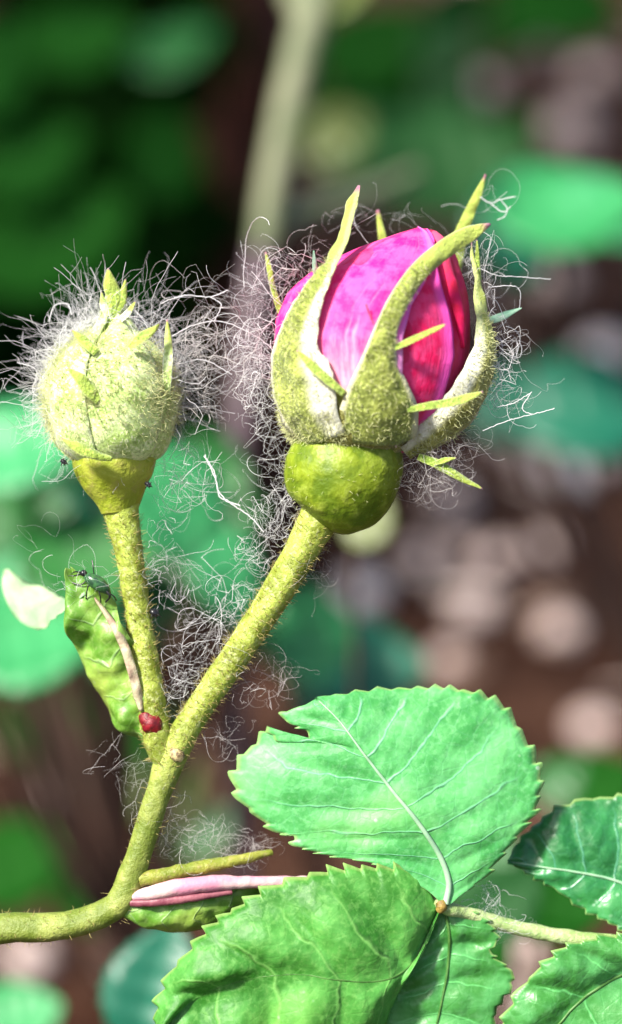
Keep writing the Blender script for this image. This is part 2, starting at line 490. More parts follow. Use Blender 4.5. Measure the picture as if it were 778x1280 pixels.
def make_ground():
    k = N('woodland_soil')
    n1 = k.noise(3.2, 5, 0.6); n2 = k.noise(22, 5, 0.65); n3 = k.noise(95, 4, 0.7)
    col = k.mix(k.step(n1, 0.38, 0.62), (0.022, 0.007, 0.003), (0.050, 0.022, 0.013))
    col = k.mix(k.math('MULTIPLY', k.step(n2, 0.50, 0.68), 0.8), col, (0.085, 0.040, 0.024))
    col = k.mix(k.math('MULTIPLY', k.step(n3, 0.58, 0.7), 0.6), col, (0.22, 0.13, 0.09))
    # moss spreads over the soil farther off
    tc = k.n('TexCoord'); sep = k.n('SeparateXYZ'); k.l(tc.outputs['Object'], sep.inputs[0])
    left = k.math('SUBTRACT', 1.0, k.step(sep.outputs[0], -0.16, -0.02))
    far = k.step(k.math('ADD', k.math('MULTIPLY', left, 0.7), k.math('ADD', sep.outputs[1], k.math('MULTIPLY', k.math('SUBTRACT', k.noise(4, 3), 0.5), 1.6))), 0.9, 1.5)
    col = k.mix(k.math('MULTIPLY', far, 0.85), col, (0.030, 0.034, 0.004))
    k.l(col, k.b.inputs['Base Color']); k.b.inputs['Roughness'].default_value = 0.95; k.b.inputs['Specular IOR Level'].default_value = 0.1
    k.bump(k.math('ADD', n2, n3), 0.8, 0.01)
    xs = np.r_[-150, -60, -25, -10, -5, np.linspace(-2.5, 2.5, 90), 5, 10, 25, 60, 150]
    ys = np.r_[-60, -20, -6, -2, np.linspace(-0.5, 4.5, 90), 7, 12, 25, 60, 150, 300]
    V = [(x, y, ground_h(x, y)) for y in ys for x in xs]
    nx = len(xs)
    F = [(j * nx + i, j * nx + i + 1, (j + 1) * nx + i + 1, (j + 1) * nx + i) for j in range(len(ys) - 1) for i in range(nx - 1)]
    mb = MB(); mb.add(V, F)
    o = mb.build('ground', k.m, world=True)
    o['kind'] = 'structure'
make_ground()

# ------------------------------------------------------------------ simple leaves for the background
def leaf_mesh(name, mat, fold=0.18, curl=0.2, teeth=9, ratio=0.36, seed=0):
    """unit leaf along +Y, one metre long, blade in XY"""
    n, m = 27, 7
    u = np.linspace(0, 1, n); v = np.linspace(-1, 1, m)
    w = ratio * np.sin(np.pi * u ** 0.85) ** 0.75 + 0.004
    G = np.zeros((n, m, 3))
    for i in range(n):
        for j in range(m):
            ww = w[i] * v[j]
            if abs(v[j]) == 1 and teeth: ww *= 1 + 0.12 * ((u[i] * teeth) % 1)
            G[i, j] = (ww, u[i], fold * abs(ww) - curl * (u[i] - 0.4) ** 2 + 0.02 * math.sin(u[i] * 30) * (1 - abs(v[j])))
    UV = np.stack(np.meshgrid(u, v, indexing='ij'), -1)
    mb = MB(); sheet(mb, G, UV, 0.012)
    V = np.vstack(mb.v); F = mb.f[0]
    me = bpy.data.meshes.new(name)
    me.from_pydata(V.tolist(), [], F.tolist())
    ul = me.uv_layers.new(name='UVMap')
    idx = np.empty(len(me.loops), dtype=np.int32); me.loops.foreach_get('vertex_index', idx)
    ul.data.foreach_set('uv', np.vstack(mb.uv)[idx].ravel())
    me.shade_smooth(); me.materials.append(mat)
    return me

def mat_far(name, a, b, rough=0.4, trans=0.25, spec=0.5):
    k = N(name)
    info = k.n('ObjectInfo')
    u, v, _ = k.uv()
    col = k.mix(info.outputs['Random'], a, b)
    rib = k.math('SUBTRACT', 1.0, k.step(k.math('ABSOLUTE', v), 0.0, 0.12))
    col = k.mix(k.math('MULTIPLY', rib, 0.4), col, tuple(min(1, c * 1.7 + 0.02) for c in b))
    k.l(col, k.b.inputs['Base Color']); k.b.inputs['Roughness'].default_value = rough
    k.b.inputs['Specular IOR Level'].default_value = spec
    k.translucent(col, trans)
    return k.m
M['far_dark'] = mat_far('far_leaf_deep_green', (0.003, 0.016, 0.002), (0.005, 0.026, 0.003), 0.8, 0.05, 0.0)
M['far_green'] = mat_far('far_leaf_green', (0.012, 0.11, 0.015), (0.025, 0.17, 0.030))
M['far_mint'] = mat_far('far_leaf_mint', (0.03, 0.27, 0.075), (0.06, 0.35, 0.13))
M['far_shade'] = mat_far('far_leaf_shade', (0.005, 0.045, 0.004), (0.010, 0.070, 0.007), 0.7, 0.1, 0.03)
M['far_wood'] = mat_far('far_leaf_woodland', (0.008, 0.050, 0.010), (0.014, 0.075, 0.016), 0.6, 0.2, 0.2)
M['far_teal'] = mat_far('far_leaf_teal', (0.008, 0.115, 0.065), (0.012, 0.15, 0.085))
M['far_olive'] = mat_far('far_leaf_olive', (0.06, 0.10, 0.018), (0.12, 0.15, 0.035))
M['far_bark'] = mat_plain('far_bark', (0.06, 0.035, 0.025), 0.85, (120, 0.8, 0.002), 0, (0.10, 0.05, 0.035), 60)
M['cane'] = mat_plain('cane_grey_green', (0.10, 0.13, 0.055), 0.6, (300, 0.5, 0.001), 0, (0.20, 0.21, 0.12), 90)
M['cane_low'] = mat_plain('cane_purple_grey', (0.09, 0.055, 0.07), 0.7, (300, 0.5, 0.001), 0, (0.15, 0.11, 0.12), 90)
LM = {k: [leaf_mesh('leaf_' + k, M['far_' + k], f, c, t, r) for f, c, t, r in ((0.2, 0.25, 9, 0.36), (0.5, 0.5, 8, 0.30), (0.05, -0.3, 10, 0.42))]
      for k in ('dark', 'green', 'mint', 'teal', 'olive', 'shade', 'wood')}

def put_leaf(parent, base, ydir, normal, length, kind, var=None):
    y = Vector(ydir).normalized(); z = Vector(normal)
    x = y.cross(z).normalized(); z = x.cross(y)
    from mathutils import Matrix
    m = Matrix((x, y, z)).transposed().to_4x4()
    me = LM[kind][random.randrange(3) if var is None else var]
    o = bpy.data.objects.new('leaf', me); COL.objects.link(o)
    o.parent = parent
    o.location = Vector(base) - Vector(parent['_o'])
    o.rotation_euler = m.to_euler()
    o.scale = (length, length, length)
    return o

def wtube(mb, pts, n=20, sides=8):
    """tube in world metres, rows x y z r"""
    tube_r = np.asarray(pts, float)
    c = spline(tube_r, n)
    pos, r = c[:, :3], c[:, 3]
    T = unit(np.gradient(pos, axis=0)); a = unit(np.cross(T[0], [0.3, 1, 0.2])); V = []
    for i in range(n):
        a = unit(a - T[i] * np.dot(a, T[i])); b = np.cross(T[i], a)
        for j in range(sides):
            th = 2 * math.pi * j / sides
            V.append(pos[i] + (a * math.cos(th) + b * math.sin(th)) * r[i])
    F = [(i * sides + j, i * sides + (j + 1) % sides, (i + 1) * sides + (j + 1) % sides, (i + 1) * sides + j) for i in range(n - 1) for j in range(sides)]
    mb.add(V, F)

def plant(name, label, cat, base_px, leaves, kind_stem='far_bark', r=0.003, group=None):
    """a plant rooted on the ground; leaves rows: px, py, dist, angle (deg, image plane), length px, kind, tilt"""
    pts = [B(l[0], l[1], l[2]) for l in leaves]
    c = np.mean(pts, 0)
    root = np.array([c[0] + base_px[0], c[1] + base_px[1], 0.0])
    root[2] = ground_h(root[0], root[1]) - 0.005
    t = thing(name, label, cat, root, group)
    mb = MB()
    hub = np.array([root[0] * .6 + c[0] * .4, root[1] * .6 + c[1] * .4, max(0.03, min(p[2] for p in pts) * 0.7)])
    wtube(mb, [(*root, r * 1.3), (*(root * .5 + hub * .5 + np.array([0.004, 0, 0])), r * 1.1), (*hub, r)])
    for l, p in zip(leaves, pts):
        ang = math.radians(l[3]); s = l[4] * PX * l[2] / D0
        yd = RT * math.cos(ang) + UP * math.sin(ang)
        nrm = -FW * math.cos(l[6]) + UP * math.sin(l[6])
        yd = yd + FW * 0.15
        base = p - yd * s * 0.5
        mid = hub * .45 + base * .55 + np.array([0, 0.004, -0.01])
        wtube(mb, [(*hub, r * .7), (*mid, r * .55), (*base, r * .35)], 10, 6)
        put_leaf(t, base, yd, nrm, s, l[5], l[7] if len(l) > 7 else None)
    mb.build('stem', M[kind_stem], t, world=True)
    return t

# ------------------------------------------------------------------ foreground rose branch
def pxthing(name, label, cat, x, y, d, **kw):
    return thing(name, label, cat, P([(x, y, d)])[0], **kw)

branch = pxthing('rose_branch', 'bristly yellow green rose branch forking into an open magenta bud and a closed bud', 'rose branch', -150, 1180, -30)

mb = MB()
# lower shoot: rises from the ground off the left edge, then the forked stem
gz = CAM + FW * D0
tube(mb, [(-420, 5400, -900, 29.39), (-400, 3600, -560, 27.66), (-330, 2100, -250, 25.93), (-230, 1400, -60, 23.34), (-120, 1195, -14, 20.75), (0, 1162, 0, 19.02), (62, 1159, 4, 18.15), (115, 1148, 5, 16.43), (150, 1128, 5, 17.29), (164, 1095, 4, 16.86),
          (180, 1050, 2, 16), (197, 995, 1, 16), (210, 958, 0, 18.15), (222, 930, 0, 18.15), (250, 884, 2, 17.29), (290, 826, 4, 18.15), (330, 766, 6, 19.02), (362, 715, 8, 19.88), (383, 678, 9, 21.61), (398, 650, 10, 25.07), (405, 635, 10, 27.66)], 230, 26, 2.2, 0.09, 1.3)
stem_o = mb.build('stem', M['stem'], branch)
mb = MB()
tube(mb, [(208, 958, -2, 15.2), (198, 925, 0, 18.05), (190, 890, 0, 19), (184, 840, -1, 17.1), (174, 780, -2, 16.15), (166, 725, -4, 16.62), (159, 680, -5, 18.05), (152, 645, -5, 21.85), (149, 625, -5, 26.6)], 90, 24, 2.0, 0.09, 4.1)
mb.build('bud_stalk', M['stem'], branch)
mb = MB()
tube(mb, [(180, 891, 9, 7), (185, 897, 11, 11), (191, 904, 10, 13.5), (197, 911, 9, 10), (202, 917, 4, 5)], 14, 14, 2.0, 0.15, 2)
tag(mb.build('gall', M['red'], branch), 'glossy dark red swelling on the stalk')
mb = MB()
tube(mb, [(216, 936, 17, 5), (222, 941, 21, 8), (229, 946, 19, 6)], 10, 10, 1.5, 0.2, 3)
mb.build('scar', mat_plain('scar_tan', (0.5, 0.42, 0.2), 0.6, (1500, 0.8, 0.0004), 0, (0.12, 0.07, 0.03), 1800), branch)

# --- stipule on the left of the fork, crumpled
mb = MB()
ribbon(mb, [(196, 942, 2, 6), (178, 915, 6, 22), (158, 880, 10, 36), (141, 842, 12, 40), (124, 800, 14, 38), (112, 765, 14, 30), (103, 738, 10, 20), (96, 722, 4, 9), (92, 712, 0, 2)],
       80, 21, 0.8, 2.5, (-0.35, -0.1, 1), 5.0, 24.0, 0, 3.2)
st = mb.build('stipule', M['stipule'], branch)
mb = MB()
ribbon(mb, [(178, 886, 18, 3), (175, 868, 22, 6), (170, 846, 24, 6), (158, 806, 25, 6), (138, 770, 23, 4), (116, 742, 16, 1)], 50, 9, 0.9, 1.2, (0.2, 0, 1), 4.0, 4.0, 0, 5)
mb.build('keel', mat_plain('keel_pink_brown', (0.32, 0.22, 0.15), 0.6, (1200, 0.6, 0.0003), 0, (0.48, 0.46, 0.28), 500), st)
# wilted tip curling off to the left
mb = MB()
ribbon(mb, [(108, 738, 12, 6), (98, 744, 6, 8), (84, 752, -14, 13), (62, 762, -50, 20), (38, 760, -85, 28), (14, 747, -110, 25), (-6, 730, -130, 14), (-14, 716, -140, 2)], 40, 17, 0.7, 2.0, (0.1, -0.5, 1), 5.0, 9.0, 0, 8.0)
tag(mb.build('stipule_tip', M['wilt'], branch), 'pale cream wilted tip curling to the side')

# --- leaf base at the lower node: pink petiole, small upper stipule and a green lower one
mb = MB()
tube(mb, [(168, 1118, 14, 6), (190, 1113, 18, 9), (225, 1106, 18, 10.5), (270, 1102, 12, 9.5), (320, 1103, 0, 8), (372, 1106, -14, 8), (430, 1108, -40, 7)], 50, 14, 1.5, 0.08, 7)
lp = mb.build('petiole', M['pink'], branch)
tag(lp, 'pink flushed leaf stalk')
mb = MB()
tube(mb, [(176, 1098, 10, 9), (205, 1092, 10, 9), (250, 1084, 4, 8.5), (300, 1076, -6, 7), (340, 1068, -16, 4)], 40, 12, 2.0, 0.08, 9)
mb.build('stipule', M['stem_low'], branch)
mb = MB()
tube(mb, [(165, 1126, 15, 5), (196, 1124, 19, 6), (240, 1119, 17, 6), (290, 1113, 8, 4)], 30, 10, 1.0, 0.1, 10)
mb.build('petiole_edge', M['maroon'], lp)
mb = MB()
ribbon(mb, [(138, 1133, 12, 4), (165, 1140, 15, 12), (200, 1148, 14, 22), (240, 1148, 8, 26), (280, 1136, -2, 24), (315, 1122, -14, 15), (345, 1112, -24, 3)], 50, 13, 0.9, 2.0, (0, 0.35, 1), 4.0, 8.0, 0, 3.0)
mb.build('stipule', M['stipule'], branch)

# --- the large half-open bud
bud = MB()
HX, HY = 427, 590
prof = [(400, 652, 12, 24), (404, 646, 12, 42), (410, 634, 12, 58), (418, 617, 12, 68), (426, 598, 12, 73), (432, 578, 12, 72), (436, 560, 12, 67), (438, 545, 12, 60)]
tube(bud, prof, 40, 44, 3.0, 0.018, 6.0)
bigbud = bud.build('flower_bud', M['hip'], branch)
tag(bigbud, 'large half open rose bud showing magenta and crimson petals')

# calyx cup
mb = MB()
tube(mb, [(434, 566, 12, 58), (436, 552, 12, 73), (438, 532, 12, 84), (438, 510, 12, 90), (440, 490, 12, 88), (444, 472, 8, 70)], 44, 56, 6.0, 0.09, 2.0)
mb.build('calyx_cup', M['calyx'], bigbud)

# petals: patches of an egg whose axis leans right
EGG = np.array([(575, 462, 30), (560, 463, 52), (540, 466, 76), (515, 467, 97), (490, 467, 110), (460, 468, 118), (430, 468, 121), (400, 469, 118), (370, 474, 110), (345, 485, 95), (325, 498, 76), (308, 511, 54), (296, 522, 33), (288, 530, 14), (284, 532, 3)], float)
def egg(y):
    return np.interp(-y, -EGG[:, 0], EGG[:, 1]), np.interp(-y, -EGG[:, 0], EGG[:, 2])
def petal(mb, y0, y1, th0, th1, off, n=70, m=60, rough=2.0, seed=0.0, curl=0.0, top=None, thick=1.6):
    """th0/th1: functions of y giving the side edges in degrees (0 faces the camera, + is right)"""
    ys = np.linspace(y0, y1, n)
    G = np.zeros((n, m, 3))
    for i, y in enumerate(ys):
        cx, r = egg(y); a, b = th0(y), th1(y)
        for j in range(m):
            w = j / (m - 1)
            th = math.radians(a + (b - a) * w)
            e = abs(2 * w - 1)
            yy = y
            if top: yy = y + top(w) * (i / (n - 1)) ** 3
            cx2, r2 = egg(max(yy, 285)) if top else (cx, r)
            rr = r2 + off + curl * max(0, e - 0.88) * 8
            p = np.array([cx2 + rr * math.sin(th), yy, 5 + rr * 0.93 * math.cos(th)])
            k = nz(p, 0.03, seed) * rough + nz(p, 0.012, seed + 4) * rough * 1.5
            G[i, j] = p + np.array([math.sin(th), 0, math.cos(th)]) * k
    UV = np.stack(np.meshgrid(np.linspace(0, 1, n), np.linspace(0, 1, m), indexing='ij'), -1)
    sheet(mb, G, UV, thick)
def xth(tab):
    tab = sorted(tab)
    def f(y):
        x = np.interp(y, [t[0] for t in tab], [t[1] for t in tab])
        cx, r = egg(y)
        return math.degrees(math.asin(max(-0.98, min(0.98, (x - cx) / (r + 2)))))
    return f
edgeA = xth([(285, 531), (294, 536), (305, 540), (325, 540), (345, 541), (370, 547), (395, 554), (420, 559), (450, 560), (475, 555), (500, 547), (530, 530), (560, 500)])
edgeF = xth([(285, 524), (295, 531), (315, 536), (335, 534), (365, 522), (395, 506), (430, 497), (480, 496), (572, 490)])
for nm, mt, args in (
    ('petal', 'petal_front', dict(y0=572, y1=286, th0=lambda y: -150, th1=edgeF, off=4.5, seed=1.0, curl=4.0, rough=2.6)),
    ('petal', 'petal_rose', dict(y0=572, y1=288, th0=lambda y: -40, th1=edgeA, off=1.0, seed=2.5, curl=3.0, rough=2.2)),
    ('petal', 'petal_deep', dict(y0=570, y1=289, th0=lambda y: -10, th1=lambda y: 172, off=-2.0, seed=5.0)),
    ('petal', 'petal_deep', dict(y0=560, y1=290, th0=lambda y: 120, th1=lambda y: 262, off=-6.0, seed=8.0)),
    ('petal', 'petal_deep', dict(y0=540, y1=292, th0=lambda y: -60, th1=lambda y: 110, off=-9.0, seed=12.0))):
    mb = MB(); petal(mb, **args)
    mb.build(nm, M[mt], bigbud)
# folded lip of the crimson petal at the tip
mb = MB()
ribbon(mb, [(543, 291, 24, 5), (550, 301, 36, 10), (554, 318, 48, 12), (557, 340, 60, 11), (565, 372, 68, 10), (573, 405, 70, 8), (577, 440, 62, 3)], 40, 11, 1.1, 2.0, (0.6, 0, 1), 1.5, 3.0, 0, 2.0)
mb.build('petal', M['petal_deep'], bigbud)

def sepal(parent, pts, cup=0.6, thick=3.0, facing=(0, 0, 1), mat='sepal', rough=4.0, ruffle=3.0, n=60, m=15, seed=0.0, name='sepal'):
    mb = MB()
    G = ribbon(mb, pts, n, m, cup, thick, facing, rough, ruffle, 0, seed)
    o = mb.build(name, M[mat], parent)
    return G
SEP = []
SEP.append(sepal(bigbud, [(400, 556, 74, 36), (378, 520, 88, 46), (369, 480, 92, 50), (365, 446, 94, 38), (373, 412, 100, 28), (389, 380, 105, 19), (408, 347, 99, 12.5), (424, 312, 78, 11), (432, 280, 60, 9), (440, 258, 50, 7), (447, 238, 44, 2)], 0.5, 1.8, (-0.66, 0, 0.75), seed=1, mat='sepal_in_left'))
SEP.append(sepal(bigbud, [(470, 560, 86, 48), (471, 525, 112, 48), (470, 490, 126, 35), (471, 460, 132, 22), (478, 425, 134, 14), (493, 390, 132, 12.5), (519, 352, 122, 11.5), (552, 323, 108, 11.5), (580, 305, 94, 10), (606, 292, 88, 1.5)], 0.7, 1.8, (0.05, 0, 1), seed=2))
SEP.append(sepal(bigbud, [(508, 572, 40, 14), (545, 548, 56, 28), (580, 513, 62, 31), (604, 467, 52, 27), (609, 425, 40, 19), (603, 385, 26, 12), (597, 350, 14, 6), (592, 318, 6, 3), (590, 300, 4, 1)], 0.8, 1.8, (0.75, 0.1, 0.75), seed=3, mat='sepal_in_right'))
SEP.append(sepal(bigbud, [(530, 420, -100, 30), (555, 360, -95, 22), (572, 318, -78, 13), (582, 283, -70, 9), (593, 255, -66, 7), (604, 230, -62, 5), (613, 208, -60, 1)], 0.5, 3, (0, 0, 1), 'lobe', seed=4))
SEP.append(sepal(bigbud, [(470, 420, -112, 30), (482, 340, -100, 16), (484, 305, -80, 8), (480, 280, -78, 5), (475, 250, -78, 2)], 0.5, 3, (0, 0, 1), 'lobe', seed=5))
for pts, mt in (
    ([(362, 410, -10, 7), (350, 385, -16, 6.5), (342, 360, -18, 5), (337, 336, -20, 5), (332, 312, -20, 1.5)], 'lobe'),
    ([(396, 362, 40, 2), (394, 340, 50, 4.5), (392, 320, 52, 1)], 'lobe_mint'),
    ([(428, 499, 114, 6), (412, 486, 118, 8), (394, 470, 118, 8), (380, 456, 114, 5), (372, 447, 112, 1)], 'lobe'),
    ([(484, 446, 124, 5), (500, 440, 130, 6), (520, 431, 132, 5), (538, 422, 130, 4), (549, 417, 128, 1)], 'lobe'),
    ([(504, 517, 106, 6), (530, 513, 108, 7), (560, 508, 100, 8), (580, 501, 94, 7), (597, 494, 88, 1.5)], 'lobe'),
    ([(520, 572, 56, 6), (540, 580, 60, 8), (560, 590, 60, 8), (580, 601, 56, 6), (599, 612, 52, 1)], 'lobe'),
    ([(540, 582, 60, 3), (552, 577, 64, 5), (566, 574, 64, 1)], 'lobe'),
    ([(606, 402, 22, 6), (622, 397, 20, 8), (636, 391, 18, 6), (651, 386, 16, 1)], 'lobe_mint'),
    ([(600, 350, 10, 3), (597, 325, 6, 4), (596, 300, 4, 1)], 'lobe'),
    ([(464, 416, 122, .8), (459, 406, 124, .8), (454, 393, 126, .4)], 'maroon')):
    sepal(bigbud, [(*q[:3], q[3] * .72) for q in pts], 0.35, 0.9, (0.1, -0.5, 1), mt, 1.5, 4.0, 30, 7, pts[0][0] * .1, 'sepal_lobe')

# --- the small closed bud
mb = MB()
tube(mb, [(149, 640, -5, 23), (147, 622, -5, 32), (144, 602, -5, 44), (143, 585, -5, 50), (143, 572, -5, 52), (142, 560, -5, 46)], 30, 36, 3.0, 0.03, 3.0)
smallbud = mb.build('flower_bud', M['hip_small'], branch)
tag(smallbud, 'small closed rose bud wrapped in pale downy sepals')
SB = [(578, 142, 44), (565, 141, 60), (545, 139, 71), (520, 138, 78), (495, 137, 80), (472, 138, 76), (452, 139, 67), (436, 140, 54), (422, 141, 38), (410, 142, 24), (396, 143, 15), (380, 144, 11), (368, 145, 9)]
mb = MB()
c = spline([(x, y, -5, r - 4) for y, x, r in SB], 50)
tube(mb, c, 50, 60, 4.0, 0.06, 9.0, resample=False)
mb.build('petal_ball', M['sepal_pale'], smallbud)
for q in range(5):
    a0 = math.radians(q * 72 + 18)
    n, m = 50, 17
    cc = spline([(x, y, -5, r) for y, x, r in SB], n)
    G = np.zeros((n, m, 3)); UV = np.zeros((n, m, 2))
    for i in range(n):
        half = math.radians(40 - 12 * (i / n) ** 2)
        for j in range(m):
            v = -1 + 2 * j / (m - 1)
            th = a0 + v * half
            rr = cc[i, 3] + 4.0 * (1 - v * v) + 2.2 * v + nz((i, j, 0), .25, q) * 1.5
            p = np.array([cc[i, 0] + rr * math.sin(th), cc[i, 1], -5 + rr * math.cos(th)])
            G[i, j] = p + np.array([math.sin(th), 0, math.cos(th)]) * nz(p, 0.05, q) * 3
            UV[i, j] = (i / (n - 1) * 0.43, v * 0.80)
    mb = MB(); sheet(mb, G, UV, 2.0)
    mb.build('sepal', M['sepal_pale'], smallbud)
for pts, mt in (
    ([(143, 402, 14, 12), (141, 385, 14, 10), (143, 370, 12, 12), (139, 355, 12, 11), (136, 336, 8, 1.5)], 'lobe'),
    ([(147, 392, 12, 6), (153, 374, 12, 8), (158, 350, 10, 1)], 'lobe'),
    ([(138, 396, 14, 5), (131, 382, 14, 6), (128, 366, 10, 1)], 'sepal_pale'),
    ([(152, 402, 14, 5), (162, 392, 14, 5), (170, 378, 10, 1)], 'sepal_pale'),
    ([(128, 446, 66, 6), (118, 436, 64, 8), (107, 425, 58, 7), (96, 416, 54, 1)], 'lobe'),
    ([(168, 440, 62, 5), (178, 431, 64, 9), (190, 420, 60, 9), (204, 408, 54, 1)], 'lobe'),
    ([(211, 495, 30, 5), (212, 465, 34, 8), (213, 440, 34, 7), (212, 420, 30, 5), (211, 402, 28, 1)], 'sepal_pale'),
    ([(132, 506, 76, 7), (122, 494, 80, 11), (109, 478, 80, 9), (94, 466, 76, 1)], 'lobe'),
    ([(148, 574, 72, 4), (130, 569, 78, 8), (112, 562, 80, 10), (98, 556, 78, 6), (86, 550, 74, 1)], 'lobe')):
    sepal(smallbud, [(*q[:3], q[3] * .8) for q in pts], 0.4, 0.9, (0.0, -0.5, 1), mt, 1.5, 5.0, 30, 7, pts[0][0] * .13, 'sepal_lobe')

# --- bristles on the stems (uncountable, joined)
def along(pts, n, lo=0.0, hi=1.0):
    c = spline(pts, 400)
    i = (rng.uniform(lo, hi, n) * 399).astype(int)
    T = unit(np.gradient(c[:, :3], axis=0))[i]
    d = rng.normal(size=(n, 3)); d = unit(d - T * np.sum(d * T, 1, keepdims=True))
    return c[i, :3] + d * c[i, 3:4] * 0.97, unit(d + T * 0.35), T
S1 = [(0, 1162, 0, 19.02), (62, 1159, 4, 18.15), (115, 1148, 5, 16.43), (150, 1128, 5, 17.29), (180, 1050, 2, 16), (197, 995, 1, 16), (210, 958, 0, 18.15)]
S2 = [(210, 958, 0, 18.15), (222, 930, 0, 18.15), (250, 884, 2, 17.29), (290, 826, 4, 18.15), (330, 766, 6, 19.02), (362, 715, 8, 19.88), (383, 678, 9, 21.61), (398, 650, 10, 25.07)]
S3 = [(205, 950, 0, 17.1), (190, 890, 0, 19), (184, 840, -1, 17.1), (174, 780, -2, 16.15), (166, 725, -4, 16.62), (159, 680, -5, 18.05), (152, 645, -5, 21.85)]
mb, mp = MB(), MB()
for pts, n in ((S1, 60), (S2, 420), (S3, 340)):
    r, d, T = along(pts, n)
    strands(mb, r, d, rng.uniform(3, 9, n), 0.42, 4, 0.15)
    n2 = int(n * 1.8)
    r, d, T = along(pts, n2)
    strands(mp, r, unit(d + rng.normal(size=d.shape) * .3), rng.uniform(4, 12, n2), 0.45, 5, 0.35)
for b_, m_ in ((mb, 'bristle'), (mp, 'bristle_pale')):
    o = b_.build('bristles', M[m_], branch); o['kind'] = 'stuff'

def over_ball(n, cx, cy, cz, rx, ry, rz, ylo=-1, yhi=1, front=True):
    d = unit(rng.normal(size=(n * 4, 3)))
    ok = (d[:, 1] > ylo) & (d[:, 1] < yhi)
    if front: ok &= d[:, 2] > -0.35
    d = d[ok][:n]
    return np.array([cx, cy, cz]) + d * [rx, ry, rz], d
# down on the calyx of the large bud
mb = MB()
r, d = over_ball(2600, 438, 515, 12, 88, 66, 88, -0.45, 0.9)
strands(mb, r, unit(d + rng.normal(size=d.shape) * .5), rng.uniform(3, 8, len(r)), 0.45, 5, 0.5)
for G, Nn in SEP[:3]:
    n = 450
    i = rng.integers(2, int(G.shape[0] * .7), n); j = rng.integers(1, G.shape[1] - 1, n)
    strands(mb, G[i, j], unit(Nn[i] + rng.normal(size=(n, 3)) * .5), rng.uniform(4, 10, n), 0.45, 5, 0.4)
r, d = over_ball(260, 427, 592, 12, 73, 62, 72)
strands(mb, r, unit(d + rng.normal(size=d.shape) * .6), rng.uniform(3, 9, len(r)), 0.35, 5, 0.4)
o = mb.build('down', M['fuzz'], bigbud); o['kind'] = 'stuff'
# down on the small bud, felted
mb = MB()
r, d = over_ball(5200, 138, 497, -5, 80, 80, 80)
strands(mb, r, unit(d * .5 + rng.normal(size=d.shape) * .6), rng.uniform(7, 22, len(r)), 0.55, 7, 0.55)
o = mb.build('down', M['fuzz'], smallbud); o['kind'] = 'stuff'

# ------------------------------------------------------------------ leaves of the neighbouring shoot
M['leafstalk'] = mat_stem('leaf_stalk_pale_green', (0.22, 0.34, 0.10), (0.36, 0.46, 0.20), (0.5, 0.5, 0.3))
shoot = pxthing('rose_shoot', 'green rose shoot with broad serrated leaflets spread out below the buds', 'rose shoot', 1010, 1330, -40)

def leaflet(mid, left, right, mat, name='leaflet', n=300, m=23, nt=(26, 26), tooth=9.0, quilt=5.0, veins=7, thick=2.2, rib=3.0, ribmat='midrib', seed=0.0, ribd=1.0, wav=4.0, bow=0.0):
    """mid/left/right rows x, y, d from base to tip"""
    c = spline(mid, n); L = poly(left, n); R = poly(right, n)
    for E in (L, R):                        # soften the traced corners
        for _ in range(6): E[1:-1] = 0.5 * E[1:-1] + 0.25 * (E[:-2] + E[2:])
    u = np.linspace(0, 1, n)
    half = (m - 1) // 2
    G = np.zeros((n, m, 3)); UV = np.zeros((n, m, 2))
    for side, E, k in ((-1, L, nt[0]), (1, R, nt[1])):
        out = unit(E[:, :3] - c[:, :3])
        tang = unit(np.gradient(E[:, :3], axis=0))
        ph = u * k + 0.3 * np.sin(u * 17 + seed)
        fr = ph % 1.0
        tt = np.where(fr < 0.72, fr / 0.72, (1 - fr) / 0.28)
        big = 0.35 + 0.95 * np.abs(np.sin(np.floor(ph) * 2.3 + seed * 3.1))
        env = np.clip(u * 9, 0, 1) * np.clip((1 - u) * 14, 0, 1)
        for s in range(0, half + 1):
            v = s / half
            vv = v ** 0.85 if v > 0 else 0
            pos = c[:, :3] + (E[:, :3] - c[:, :3]) * vv
            pos[:, 2] += bow * 4 * vv * (1 - vv)
            up_ = u - 0.10 * v
            bulge = np.abs(np.sin(np.pi * up_ * veins))
            pos[:, 2] += quilt * (bulge - 0.3) * min(1, v * 5) * (1 - v ** 3) * np.clip(u * 6, 0, 1)
            if s == half:
                pos += (out + 0.5 * tang) * (tt * big * env * tooth)[:, None]
            elif s == half - 1:
                pos += (out) * (0.25 * tt * big * env * tooth)[:, None]
            col = half + side * s
            G[:, col] = pos
            UV[:, col, 0] = u; UV[:, col, 1] = side * v
    for i in range(n):
        for j in range(m):
            G[i, j, 2] += nz(G[i, j], 0.012, seed) * wav * 2 + nz(G[i, j], 0.05, seed + 3) * wav * 0.5
    mb = MB(); sheet(mb, G, UV, thick)
    o = mb.build(name, M[mat], shoot)
    cc = G[:, half].copy(); cc[:, 2] += ribd
    mb = MB(); k = np.linspace(rib, 0.6, n)
    tube(mb, np.hstack([cc[::5], k[::5, None]]), 60, 8)
    mb.build('midrib', M[ribmat], o)
    return o

